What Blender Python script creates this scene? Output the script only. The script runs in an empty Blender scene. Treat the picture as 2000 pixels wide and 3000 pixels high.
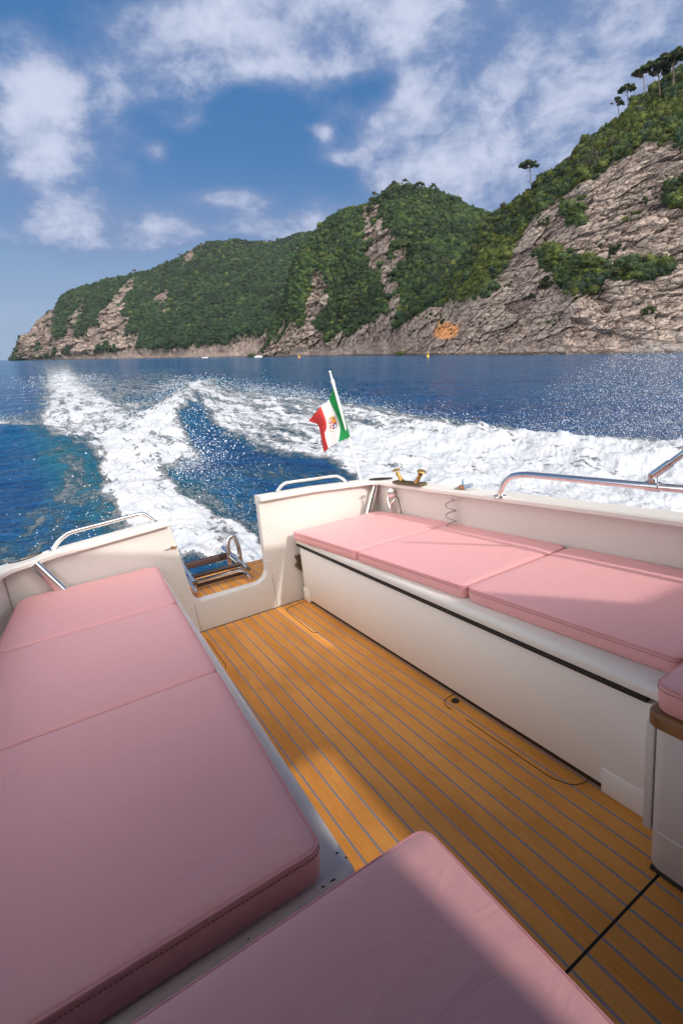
import bpy, bmesh, math, random
import numpy as np
from mathutils import Matrix, Vector
scene = bpy.context.scene
col = scene.collection
R = math.radians
rng = np.random.default_rng(7)
random.seed(7)

# ------------------------------------------------------------------ camera
CAM_H = 2.2
cam_d = bpy.data.cameras.new("camera")
cam = bpy.data.objects.new("camera", cam_d)
col.objects.link(cam)
cam_d.sensor_fit = 'VERTICAL'; cam_d.sensor_height = 36.0; cam_d.sensor_width = 24.0
cam_d.lens = 16.872
cam_d.clip_start = 0.05; cam_d.clip_end = 60000
cam.matrix_world = Matrix(((0.99982, 0.018997, 0, 0), (-0.005952, 0.313282, -0.949641, 0),
                           (-0.01804, 0.94947, 0.313339, CAM_H), (0, 0, 0, 1)))
scene.camera = cam

# the boat rides bow up and heeled: local x to port, y aft, z up from the teak deck
VX = Vector((0.855879, 0.516614, 0.024116)).normalized()
UY = Vector((-0.509903, 0.850717, -0.127594)).normalized()
WZ = Vector((-0.086433, 0.096908, 0.991533)).normalized()
O = Vector((0, 0, CAM_H)) - WZ * 1.35
BOAT = Matrix(((VX.x, UY.x, WZ.x, O.x), (VX.y, UY.y, WZ.y, O.y), (VX.z, UY.z, WZ.z, O.z), (0, 0, 0, 1)))

# ------------------------------------------------------------------ sun and sky
to_sun = (VX * 0.30 - UY * 1.25 + WZ * 0.8).normalized()
sun_d = bpy.data.lights.new("sun", 'SUN')
sun_d.energy = 2.3; sun_d.angle = R(0.9); sun_d.color = (1.0, 0.94, 0.86)
sun = bpy.data.objects.new("sun", sun_d); col.objects.link(sun)
sun.rotation_euler = to_sun.to_track_quat('Z', 'Y').to_euler()
sun.location = (0, -5, 30)

scene.view_settings.view_transform = 'Standard'
scene.view_settings.look = 'None'
scene.view_settings.exposure = 0.2
scene.view_settings.gamma = 1.0
scene.cycles.max_bounces = 6
scene.cycles.diffuse_bounces = 3
scene.cycles.transparent_max_bounces = 8
scene.cycles.volume_bounces = 0

CREST_L = [(-0.6402,0.0014),(-0.6282,0.0216),(-0.6117,0.0471),(-0.5906,0.0524),(-0.58,0.0646),(-0.5594,0.0838),(-0.5354,0.0985),(-0.5077,0.1231),(-0.4857,0.1298),(-0.4602,0.1353),(-0.4298,0.1429),(-0.3874,0.151),(-0.354,0.1556),(-0.3284,0.1644),(-0.303,0.1731),(-0.2816,0.1819),(-0.2597,0.1962),(-0.235,0.2025),(-0.2029,0.202),(-0.1826,0.2038),(-0.1626,0.2013),(-0.1186,0.1989),(-0.086,0.2072),(-0.0618,0.2141),(-0.0417,0.2137),(-0.0155,0.2072),(0.041,0.1781)]
CREST_M = [(-0.1733,-0.0025),(-0.1479,0.0225),(-0.1252,0.0627),(-0.103,0.1048),(-0.0876,0.1516),(-0.0664,0.194),(-0.0417,0.2126),(-0.0292,0.2295),(-0.009,0.2412),(0.0105,0.2528),(0.0341,0.2567),(0.0576,0.2616),(0.0724,0.2699),(0.0895,0.2813),(0.0967,0.2917),(0.1082,0.2957),(0.1242,0.2902),(0.1439,0.2836),(0.1798,0.2767),(0.1954,0.2711),(0.2154,0.2644),(0.2352,0.2539),(0.2601,0.2432),(0.278,0.2364),(0.3103,0.2238),(0.3634,0.1952)]
CREST_R = [(0.1175,-0.0046),(0.1405,0.0205),(0.166,0.0575),(0.1969,0.1055),(0.2265,0.1578),(0.2495,0.1971),(0.2661,0.2301),(0.2775,0.2429),(0.2951,0.2481),(0.3254,0.2626),(0.3436,0.2772),(0.3612,0.2958),(0.3719,0.3039),(0.3979,0.3148),(0.4187,0.3309),(0.4349,0.3528),(0.4665,0.3687),(0.4905,0.3854),(0.5072,0.3983),(0.5159,0.4125),(0.5428,0.4278),(0.5673,0.4447),(0.5876,0.4583),(0.6394,0.4826),(0.7462,0.5078),(0.9068,0.5317)]
ROCK_R = [[(0.1277,-0.008),(0.1506,0.0203),(0.1857,0.0633),(0.2239,0.0901),(0.2696,0.0923),(0.3012,0.1067),(0.3173,0.1447),(0.3275,0.1732),(0.3485,0.2177),(0.383,0.2444),(0.4049,0.2682),(0.4516,0.2859),(0.4965,0.3112),(0.5424,0.3258),(0.6139,0.3298),(0.7323,0.338),(0.9703,0.3443),(1.0988,-0.0353),(0.1279,-0.0177)]]
VEG_R = [[(0.4062,0.1547),(0.4432,0.1656),(0.4833,0.1534),(0.5085,0.1356),(0.4935,0.1063),(0.4522,0.0981),(0.4234,0.1194)],[(0.3658,0.1726),(0.4028,0.1833),(0.4183,0.1603),(0.3954,0.1375)],[(0.4979,0.1416),(0.5531,0.158),(0.6255,0.1481),(0.623,0.1277),(0.5136,0.1237)],[(0.5938,0.2784),(0.6286,0.2883),(0.6374,0.2456),(0.6052,0.2516)],[(0.4072,0.2494),(0.446,0.238),(0.4553,0.2159),(0.4239,0.2164)]]
ROCK_M = [[(-0.1738,-0.009),(-0.1476,0.0257),(-0.1266,0.041),(-0.0788,0.0649),(-0.0561,0.0553),(-0.0202,0.0328),(0.0134,0.0447),(0.0534,0.0533),(0.093,0.068),(0.1164,0.0522),(0.1521,0.0792),(0.2041,0.0934),(0.2094,-0.0159)],[(0.0476,0.2337),(0.0662,0.2604),(0.0785,0.2709),(0.0943,0.2329),(0.0982,0.1771),(0.0857,0.1486),(0.0632,0.1606),(0.041,0.1781)],[(0.0793,0.1429),(0.105,0.1483),(0.1222,0.0948),(0.1163,0.0584),(0.0931,0.065)],[(-0.0397,0.145),(-0.0079,0.1269),(-0.0155,0.0852),(-0.0463,0.0489),(-0.0795,0.0495),(-0.0574,0.104)],[(0.0936,0.297),(0.121,0.2965),(0.1244,0.2797),(0.0938,0.2802)],[(0.1299,0.1823),(0.1243,0.148),(0.105,0.1483),(0.1046,0.177)],[(0.2646,0.1629),(0.3254,0.1959),(0.3222,0.1619),(0.28,0.1278)]]
ROCK_L = [[(-0.6502,-0.0036),(-0.6184,0.0466),(-0.5872,0.0678),(-0.5389,0.0944),(-0.5364,0.0576),(-0.5109,0.0695),(-0.4785,0.0842),(-0.4292,0.1045),(-0.3791,0.1333),(-0.3656,0.1153),(-0.3915,0.0735),(-0.3829,0.0204),(-0.3159,0.0192),(-0.2902,0.0092),(-0.1537,0.0352),(-0.1571,-0.0125)],[(-0.3356,0.1207),(-0.3218,0.1026),(-0.3184,0.0783),(-0.3332,0.0908)],[(-0.2845,0.1949),(-0.257,0.186),(-0.2605,0.1546),(-0.2733,0.1548)]]
ORANGE = [(0.1794,0.0542),(0.1991,0.06),(0.2362,0.047),(0.234,0.0283),(0.2077,0.0193),(0.1906,0.0259)]
FOAM = [(1.2,34,[(-0.3792,0.22173),(-0.4238,0.19802),(-0.4685,0.17483),(-0.4978,0.14903),(-0.5106,0.12422),(-0.5179,0.10526),(-0.5259,0.08347),(-0.4909,0.0627),(-0.4047,0.05865),(-0.3586,0.04488),(-0.3337,0.05609),(-0.3323,0.07536),(-0.3046,0.09372),(-0.3392,0.10341),(-0.3783,0.11161),(-0.3686,0.12887),(-0.3444,0.15038),(-0.2881,0.16367),(-0.229,0.17483),(-0.1943,0.19048),(-0.1589,0.21186),(-0.1631,0.23981)]),(1.0,36,[(-0.5815,0.00661),(-0.5366,0.00491),(-0.5145,0.01699),(-0.4746,0.03064),(-0.4397,0.04733),(-0.363,0.06061),(-0.4011,0.09116),(-0.5009,0.09025),(-0.5684,0.07819),(-0.6227,0.07283),(-0.6609,0.0641),(-0.7443,0.06116),(-0.7401,0.05325),(-0.6576,0.0565),(-0.6142,0.05464),(-0.5927,0.03209)]),(0.95,22,[(-0.4047,0.05865),(-0.366,0.04638),(-0.3207,0.03438),(-0.2905,0.02397),(-0.2489,0.02221),(-0.2359,0.02534),(-0.258,0.03185),(-0.28,0.03779),(-0.2971,0.0501),(-0.329,0.06566),(-0.3268,0.0819),(-0.372,0.09141),(-0.4028,0.07474)]),(0.55,50,[(-0.524,0.02353),(-0.482,0.03918),(-0.4598,0.05501),(-0.4047,0.05865),(-0.3579,0.04333),(-0.4097,0.03057),(-0.4727,0.01494)]),(0.5,28,[(-0.4817,0.02086),(-0.4044,0.01491),(-0.3354,0.0125),(-0.2963,0.0194),(-0.3417,0.0342),(-0.3929,0.04303),(-0.4612,0.03935)]),(0.88,18,[(-0.2992,0.0315),(-0.2438,0.03074),(-0.1613,0.03327),(-0.1131,0.0349),(-0.1896,0.03733),(-0.0926,0.03876),(-0.0337,0.03834),(-0.0723,0.04327),(0.0038,0.04796),(0.1161,0.05423),(0.0741,0.05831),(0.2087,0.06583),(0.2877,0.07358),(0.4025,0.0768),(0.5043,0.08518),(0.7236,0.09434),(0.9476,0.10471),(1.0357,0.2551),(0.2278,0.17391),(0.0446,0.12392),(-0.0264,0.09775),(-0.0986,0.09217),(-0.169,0.08326),(-0.2381,0.07128),(-0.2767,0.05342)]),(1.25,14,[(0.0033,0.06693),(0.2094,0.07097),(0.7266,0.0994),(0.9479,0.10638),(1.0357,0.2551),(0.2278,0.17391),(0.0446,0.12392),(-0.0123,0.09461)]),(0.29,50,[(-0.6101,0.07616),(-0.52,0.1002),(-0.4577,0.12821),(-0.395,0.16807),(-0.3739,0.22936),(-0.4952,0.24038),(-0.7109,0.19531),(-0.6349,0.1443),(-0.6035,0.10953)]),(0.4,40,[(-0.3857,0.11148),(-0.3231,0.1224),(-0.2225,0.13736),(-0.1575,0.14859),(-0.158,0.2079),(-0.2365,0.20747),(-0.3041,0.16892),(-0.3695,0.13245)]),(0.27,50,[(-0.7909,0.15723),(-0.6297,0.13369),(-0.5364,0.18182),(-0.6341,0.22727),(-0.8288,0.22523)]),(0.3,30,[(-0.291,0.11236),(-0.1431,0.1001),(0.0011,0.11494),(0.0302,0.12563),(-0.1466,0.13089),(-0.2649,0.12987)])]
TEAL = [(1.0,60,[(-0.6227,0.07283),(-0.5158,0.09017),(-0.4306,0.13889),(-0.3791,0.21786),(-0.5108,0.21645),(-0.5968,0.14451),(-0.6363,0.10246)]),(0.8,40,[(-0.3832,0.10471),(-0.321,0.11891),(-0.2684,0.14749),(-0.2163,0.18484),(-0.2762,0.18416),(-0.3561,0.13966)]),(0.35,60,[(-0.2377,0.00209),(0.0397,0.00437),(0.0048,0.03405),(-0.2428,0.02589)])]
WAVES = [(1.1,[(-4.33,10.77,0.22),(-5.11,14.23,0.35),(-6.44,20.04,0.5),(-8.63,30.17,0.65),(-9.15,36.58,0.6)]),(0.9,[(-11.35,14.34,0.5),(-9.11,13.68,0.42),(-7.19,11.85,0.33),(-5.48,9.85,0.25),(-4.08,8.05,0.15)]),(1.3,[(-6.44,26.25,0.2),(-1.43,21.83,0.25),(1.74,15.86,0.25),(4.12,11.37,0.3),(7.0,8.68,0.4)]),(1.0,[(-3.93,9.0,0.25),(-2.81,6.84,0.28),(-2.01,5.46,0.3),(-1.57,4.51,0.3)])]
FLAG_NET = [[(1.943,3.313,1.5),(1.912,3.363,1.394),(1.792,3.283,1.349),(1.715,3.373,1.244)],[(1.943,3.272,1.399),(1.927,3.322,1.304),(1.795,3.242,1.248),(1.765,3.332,1.217)],[(1.943,3.231,1.299),(1.942,3.296,1.225),(1.781,3.216,1.185),(1.771,3.306,1.166)],[(1.943,3.19,1.197),(1.912,3.24,1.154),(1.733,3.16,1.144),(1.749,3.25,1.093)],[(1.943,3.15,1.098),(1.854,3.185,1.07),(1.718,3.105,1.044),(1.722,3.195,1.002)]]
PINES = [((0.3496,0.2844),(0.3442,0.3188),0),((0.4915,0.3864),(0.4871,0.4101),1),((0.5054,0.3949),(0.4992,0.4247),0),((0.5308,0.4171),(0.5195,0.4478),0),((0.5592,0.4056),(0.5447,0.4576),0),((0.5784,0.4149),(0.5675,0.4673),0),((0.6008,0.4278),(0.59,0.4743),0)]
PINES_M = [((0.1525,0.267),(0.1505,0.2887),0),((0.1757,0.2714),(0.175,0.2873),1),((0.1256,0.2828),(0.1247,0.2954),1),((0.0724,0.263),(0.0711,0.2763),1),((0.1273,0.156),(0.1258,0.1947),0),((0.1296,0.1386),(0.1293,0.1548),1),((0.0631,0.2551),(0.065,0.2685),1),((0.2949,0.2213),(0.2905,0.2362),2),((0.3769,0.2161),(0.3636,0.2404),2)]
PINES_L = [((-0.292,0.1746),(-0.291,0.1826),1),((-0.3322,0.1598),(-0.3321,0.1656),1),((-0.3812,0.1491),(-0.3805,0.1578),1),((-0.1227,0.1944),(-0.1228,0.2017),0),((-0.5583,0.0795),(-0.5573,0.0874),1)]
CLOUDS = [(-0.4752,0.3919,0.1702,0.0847,0.85),(-0.5532,0.3333,0.0839,0.0449,0.7),(-0.3633,0.4978,0.1296,0.044,0.55),(-0.2316,0.5136,0.1457,0.0435,0.62),(-0.0593,0.4796,0.1308,0.0403,1.0),(0.0825,0.5178,0.1682,0.039,0.85),(0.3415,0.3442,0.2403,0.1158,1.9),(0.4081,0.5129,0.2252,0.0605,1.2),(0.2235,0.3156,0.1151,0.0604,1.3),(0.4422,0.472,0.1889,0.0754,1.3),(0.5657,0.4236,0.1633,0.1178,1.6),(0.1601,0.3916,0.0648,0.0336,0.75),(-0.4277,0.2252,0.1248,0.0299,1.4),(-0.3545,0.2129,0.0564,0.022,0.8),(-0.4847,0.2534,0.0494,0.0214,0.5),(-0.1981,0.2728,0.0675,0.0137,1.1),(-0.15,0.2586,0.0247,0.0118,0.6),(-0.2441,0.3809,0.0265,0.0194,0.7),(-0.3115,0.3421,0.0167,0.015,0.75),(-0.023,0.3675,0.019,0.0118,0.85),(-0.0584,0.373,0.0237,0.0059,0.5),(0.0299,0.3239,0.0422,0.0081,0.75),(-0.0964,0.2224,0.0938,0.0272,1.0),(-0.2674,0.2058,0.0377,0.0167,0.5),(-0.151,0.5387,0.1111,0.0258,0.6),(-0.5132,0.509,0.0336,0.0176,0.4),(0.0131,0.3988,0.0352,0.0144,0.35),(-0.3637,0.3148,0.0181,0.0103,0.4),(-0.2753,0.4366,0.0578,0.0279,0.35)]
CLEAR = [(-0.163,0.3967,0.1643,0.0429,0.75),(0.2247,0.4844,0.0398,0.0401,0.9),(-0.4637,0.5038,0.073,0.0264,0.6),(0.0891,0.4263,0.0523,0.0281,0.6),(-0.0495,0.2993,0.1583,0.0411,0.35)]

class NT:
    """small node-tree writer"""
    def __init__(s, tree): s.t = tree; s.n = tree.nodes; s.l = tree.links
    def node(s, typ, **kw):
        nd = s.n.new(typ)
        for k, v in kw.items():
            if k == 'ins':
                for kk, vv in v.items(): s.put(nd.inputs[kk], vv)
            else: setattr(nd, k, v)
        return nd
    def put(s, sock, v):
        if isinstance(v, bpy.types.NodeSocket): s.l.new(v, sock)
        elif hasattr(sock, 'default_value'):
            if isinstance(v, (tuple, list)) and len(v) == 3 and sock.type == 'RGBA': v = (*v, 1)
            sock.default_value = v
    def math(s, op, a, b=0.0, c=0.0, clamp=False):
        nd = s.n.new('ShaderNodeMath'); nd.operation = op; nd.use_clamp = clamp
        s.put(nd.inputs[0], a); s.put(nd.inputs[1], b)
        if len(nd.inputs) > 2: s.put(nd.inputs[2], c)
        return nd.outputs[0]
    def mix(s, f, a, b):
        nd = s.n.new('ShaderNodeMix'); nd.data_type = 'RGBA'
        s.put(nd.inputs[0], f); s.put(nd.inputs[6], a); s.put(nd.inputs[7], b)
        return nd.outputs[2]
    def ramp(s, f, lo, hi, a=0.0, b=1.0, smooth=True):
        nd = s.n.new('ShaderNodeMapRange'); nd.clamp = True
        if smooth: nd.interpolation_type = 'SMOOTHSTEP'
        s.put(nd.inputs[0], f); s.put(nd.inputs[1], lo); s.put(nd.inputs[2], hi); s.put(nd.inputs[3], a); s.put(nd.inputs[4], b)
        return nd.outputs[0]
    def noise(s, vec, scale, detail=4, rough=0.55, dist=0.0, out=0):
        nd = s.n.new('ShaderNodeTexNoise')
        if vec is not None: s.put(nd.inputs['Vector'], vec)
        nd.inputs['Scale'].default_value = scale; nd.inputs['Detail'].default_value = detail
        nd.inputs['Roughness'].default_value = rough; nd.inputs['Distortion'].default_value = dist
        return nd.outputs[out]
    def mapping(s, vec, scale=(1, 1, 1), rot=(0, 0, 0), loc=(0, 0, 0)):
        nd = s.n.new('ShaderNodeMapping'); s.put(nd.inputs[0], vec)
        nd.inputs['Scale'].default_value = scale; nd.inputs['Rotation'].default_value = rot; nd.inputs['Location'].default_value = loc
        return nd.outputs[0]
    def attr(s, name, out=2):
        nd = s.n.new('ShaderNodeAttribute'); nd.attribute_name = name
        return nd.outputs[out]

# ---- world: physical sky with broken cloud
world = bpy.data.worlds.new("World"); scene.world = world; world.use_nodes = True
w = NT(world.node_tree)
for n_ in list(w.n): w.n.remove(n_)
sky = w.node('ShaderNodeTexSky', sky_type='NISHITA', sun_disc=False)
sky.sun_elevation = math.asin(to_sun.z)
sky.sun_rotation = math.atan2(to_sun.x, to_sun.y)
sky.air_density = 1.0; sky.dust_density = 0.6; sky.ozone_density = 2.0
tc = w.node('ShaderNodeTexCoord').outputs['Generated']
sep = w.node('ShaderNodeSeparateXYZ', ins={0: tc})
dx, dy, dz = sep.outputs
ysafe = w.math('MAXIMUM', dy, 0.05)
A_ = w.math('DIVIDE', dx, ysafe); E_ = w.math('DIVIDE', dz, ysafe)
# cloud layer coordinates (a flat layer seen from below)
den = w.math('ADD', w.math('MAXIMUM', dz, 0.0), 0.22)
comb = w.node('ShaderNodeCombineXYZ', ins={0: w.math('DIVIDE', dx, den), 1: w.math('DIVIDE', dy, den), 2: 0.0}).outputs[0]
warp = w.noise(comb, 1.6, 3, .5, out=1)
cv = w.node('ShaderNodeVectorMath', operation='MULTIPLY_ADD', ins={0: warp, 1: (0.35, 0.35, 0.0), 2: comb}).outputs[0]
n1 = w.noise(w.mapping(cv, (1.0, 1.35, 1), (0, 0, .5)), 2.6, 9, .58)
dirv = w.node('ShaderNodeVectorMath', operation='MULTIPLY_ADD', ins={0: w.noise(tc, 3.0, 3, .5, out=1), 1: (.10, .10, .10), 2: w.mapping(tc, (1, 1, 1.55))}).outputs[0]
n2 = w.noise(dirv, 7.0, 9, .60)
n3 = w.noise(dirv, 21.0, 6, .6)
dens = None
for lst, sg in ((CLOUDS, 1), (CLEAR, -1)):
    for (a0, e0, ra, re, s) in lst:
        u_ = w.math('DIVIDE', w.math('SUBTRACT', A_, a0), ra * 1.3); v_ = w.math('DIVIDE', w.math('SUBTRACT', E_, e0), re * 1.3)
        d2 = w.math('ADD', w.math('MULTIPLY', u_, u_), w.math('MULTIPLY', v_, v_))
        g = w.math('MULTIPLY', w.math('EXPONENT', w.math('MULTIPLY', d2, -1.1)), s * sg)
        dens = g if dens is None else w.math('ADD', dens, g)
nn = w.math('ADD', w.math('MULTIPLY', w.math('SUBTRACT', n1, .5), 1.5), w.math('MULTIPLY', w.math('SUBTRACT', n2, .5), 3.2))
base = w.math('ADD', w.math('MINIMUM', w.math('ADD', dens, .06), 1.05), w.math('MULTIPLY', nn, 0.75))
fill_sky = w.ramp(dy, -0.22, 0.16, 1.0, 0.0)   # very bright sky added behind the camera as fill light on the cockpit
base = w.math('ADD', base, w.math('MULTIPLY', fill_sky, .8))
base = w.math('ADD', base, w.math('MULTIPLY', w.math('SUBTRACT', n3, .5), .5))
cl = w.ramp(base, 0.08, 1.15)
bright = w.ramp(w.math('ADD', base, w.math('MULTIPLY', w.math('SUBTRACT', n2, .5), 1.8)), 0.55, 1.75)
ccol = w.mix(bright, (2.2, 3.0, 5.2, 1), (6.8, 7.2, 8.8, 1))
skyc = w.mix(0.72, sky.outputs[0], (0.30, 1.75, 4.6, 1))
hz = w.ramp(dz, 0.0, 0.34, 1.0, 0.0)
skyc = w.mix(w.math('MULTIPLY', hz, .72), skyc, (3.7, 4.6, 6.4, 1))
shade = w.math('MULTIPLY', w.ramp(dz, .55, .72), w.math('SUBTRACT', 1.0, fill_sky))     # unseen high sky astern, darkened to cut light on the foreground
ccol = w.mix(w.math('MULTIPLY', shade, .85), ccol, (1.5, 1.5, 1.7, 1))
cl = w.math('MAXIMUM', cl, shade)
ccol = w.mix(w.math('MULTIPLY', fill_sky, .9), ccol, (44, 41, 38, 1))
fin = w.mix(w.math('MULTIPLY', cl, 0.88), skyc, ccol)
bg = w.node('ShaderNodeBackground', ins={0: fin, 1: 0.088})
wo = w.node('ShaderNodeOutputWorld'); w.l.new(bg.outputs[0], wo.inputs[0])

# ------------------------------------------------------------------ numpy noise
def _h(ix, iy, iz, seed):
    h = (ix.astype(np.uint32) * np.uint32(374761393) + iy.astype(np.uint32) * np.uint32(668265263) + iz.astype(np.uint32) * np.uint32(2147483647 & 1274126177) + np.uint32(seed * 977 + 13))
    h = (h ^ (h >> np.uint32(13))) * np.uint32(1274126177)
    h = h ^ (h >> np.uint32(16)); h = h * np.uint32(2246822519); h = h ^ (h >> np.uint32(13))
    return (h & np.uint32(0xffffff)).astype(np.float32) / 16777215.0
def vnoise(x, y, z, seed=0):
    x = np.asarray(x, np.float32); y = np.asarray(y, np.float32) + 0 * x; z = np.asarray(z, np.float32) + 0 * x
    xi = np.floor(x); yi = np.floor(y); zi = np.floor(z)
    fx = x - xi; fy = y - yi; fz = z - zi
    fx = fx * fx * (3 - 2 * fx); fy = fy * fy * (3 - 2 * fy); fz = fz * fz * (3 - 2 * fz)
    xi = xi.astype(np.int64); yi = yi.astype(np.int64); zi = zi.astype(np.int64)
    def c(a, b, d): return _h(xi + a, yi + b, zi + d, seed)
    x00 = c(0, 0, 0) * (1 - fx) + c(1, 0, 0) * fx; x10 = c(0, 1, 0) * (1 - fx) + c(1, 1, 0) * fx
    x01 = c(0, 0, 1) * (1 - fx) + c(1, 0, 1) * fx; x11 = c(0, 1, 1) * (1 - fx) + c(1, 1, 1) * fx
    return ((x00 * (1 - fy) + x10 * fy) * (1 - fz) + (x01 * (1 - fy) + x11 * fy) * fz) * 2 - 1
def fbm(x, y, z, seed=0, octv=5, gain=.5, ridged=False):
    s = 0; a = 1.0; t = 0; f = 1.0
    for o in range(octv):
        n = vnoise(x * f + 17.3 * o, y * f - 9.1 * o, z * f + 4.7 * o, seed + o)
        if ridged: n = 1 - 2 * np.abs(n)
        s = s + a * n; t += a; a *= gain; f *= 2.03
    return s / t
def cells(x, y, z, seed=0):
    """distance to nearest and second nearest feature point"""
    x = np.asarray(x, np.float32)
    xi = np.floor(x).astype(np.int64); yi = np.floor(y).astype(np.int64); zi = np.floor(z).astype(np.int64)
    d1 = np.full(x.shape, 9.0, np.float32); d2 = d1.copy(); idv = d1.copy()
    for a in (-1, 0, 1):
        for b in (-1, 0, 1):
            for c in (-1, 0, 1):
                px = xi + a + _h(xi + a, yi + b, zi + c, seed); py = yi + b + _h(xi + a, yi + b, zi + c, seed + 1); pz = zi + c + _h(xi + a, yi + b, zi + c, seed + 2)
                d = np.sqrt((px - x) ** 2 + (py - y) ** 2 + (pz - z) ** 2)
                m = d < d1
                d2 = np.where(m, d1, np.minimum(d2, d)); idv = np.where(m, _h(xi + a, yi + b, zi + c, seed + 3), idv); d1 = np.where(m, d, d1)
    return d1, d2, idv
def sdist(px, py, poly):
    """signed distance to a polygon, positive inside"""
    P = np.asarray(poly, float); n = len(P)
    d = np.full(px.shape, 1e18); ins = np.zeros(px.shape, bool)
    for i in range(n):
        ax, ay = P[i]; bx, by = P[(i + 1) % n]
        ex, ey = bx - ax, by - ay; wx, wy = px - ax, py - ay
        t = np.clip((wx * ex + wy * ey) / (ex * ex + ey * ey + 1e-12), 0, 1)
        d = np.minimum(d, (wx - ex * t) ** 2 + (wy - ey * t) ** 2)
        cnd = ((ay > py) != (by > py)) & (px < (bx - ax) * (py - ay) / (by - ay + 1e-15) + ax)
        ins ^= cnd
    return np.where(ins, 1, -1) * np.sqrt(d)
def sstep(x, a, b):
    t = np.clip((x - a) / (b - a), 0, 1); return t * t * (3 - 2 * t)

# ------------------------------------------------------------------ mesh helpers
def mesh_np(name, V, F, smooth=True):
    V = np.asarray(V, np.float32); me = bpy.data.meshes.new(name)
    F = np.asarray(F, np.int32); k = F.shape[1]
    me.vertices.add(len(V)); me.vertices.foreach_set('co', V.ravel())
    me.loops.add(F.size); me.loops.foreach_set('vertex_index', F.ravel())
    me.polygons.add(len(F)); me.polygons.foreach_set('loop_start', np.arange(0, F.size, k, dtype=np.int32))
    me.polygons.foreach_set('loop_total', np.full(len(F), k, np.int32))
    me.polygons.foreach_set('use_smooth', np.full(len(F), smooth, bool))
    me.update(calc_edges=True)
    return me
def addcol(me, name, C):
    at = me.color_attributes.new(name, 'FLOAT_COLOR', 'POINT')
    C = np.asarray(C, np.float32)
    if C.ndim == 1: C = np.stack([C] * 3, 1)
    if C.shape[1] == 3: C = np.concatenate([C, np.ones((len(C), 1), np.float32)], 1)
    at.data.foreach_set('color', C.ravel())
def addf(me, name, v):
    at = me.attributes.new(name, 'FLOAT', 'POINT'); at.data.foreach_set('value', np.asarray(v, np.float32).ravel())
def tag(o, label=None, cat=None, group=None, kind=None):
    if label: o['label'] = label
    if cat: o['category'] = cat
    if group: o['group'] = group
    if kind: o['kind'] = kind
    return o
def link(name, me, m=None, parent=None):
    o = bpy.data.objects.new(name, me); col.objects.link(o)
    if m: me.materials.append(m)
    if parent: o.parent = parent
    return o
def empty(name, mw=None, parent=None):
    o = bpy.data.objects.new(name, None); col.objects.link(o); o.empty_display_size = .2
    if parent: o.parent = parent
    if mw is not None: o.matrix_world = mw
    return o

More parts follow.
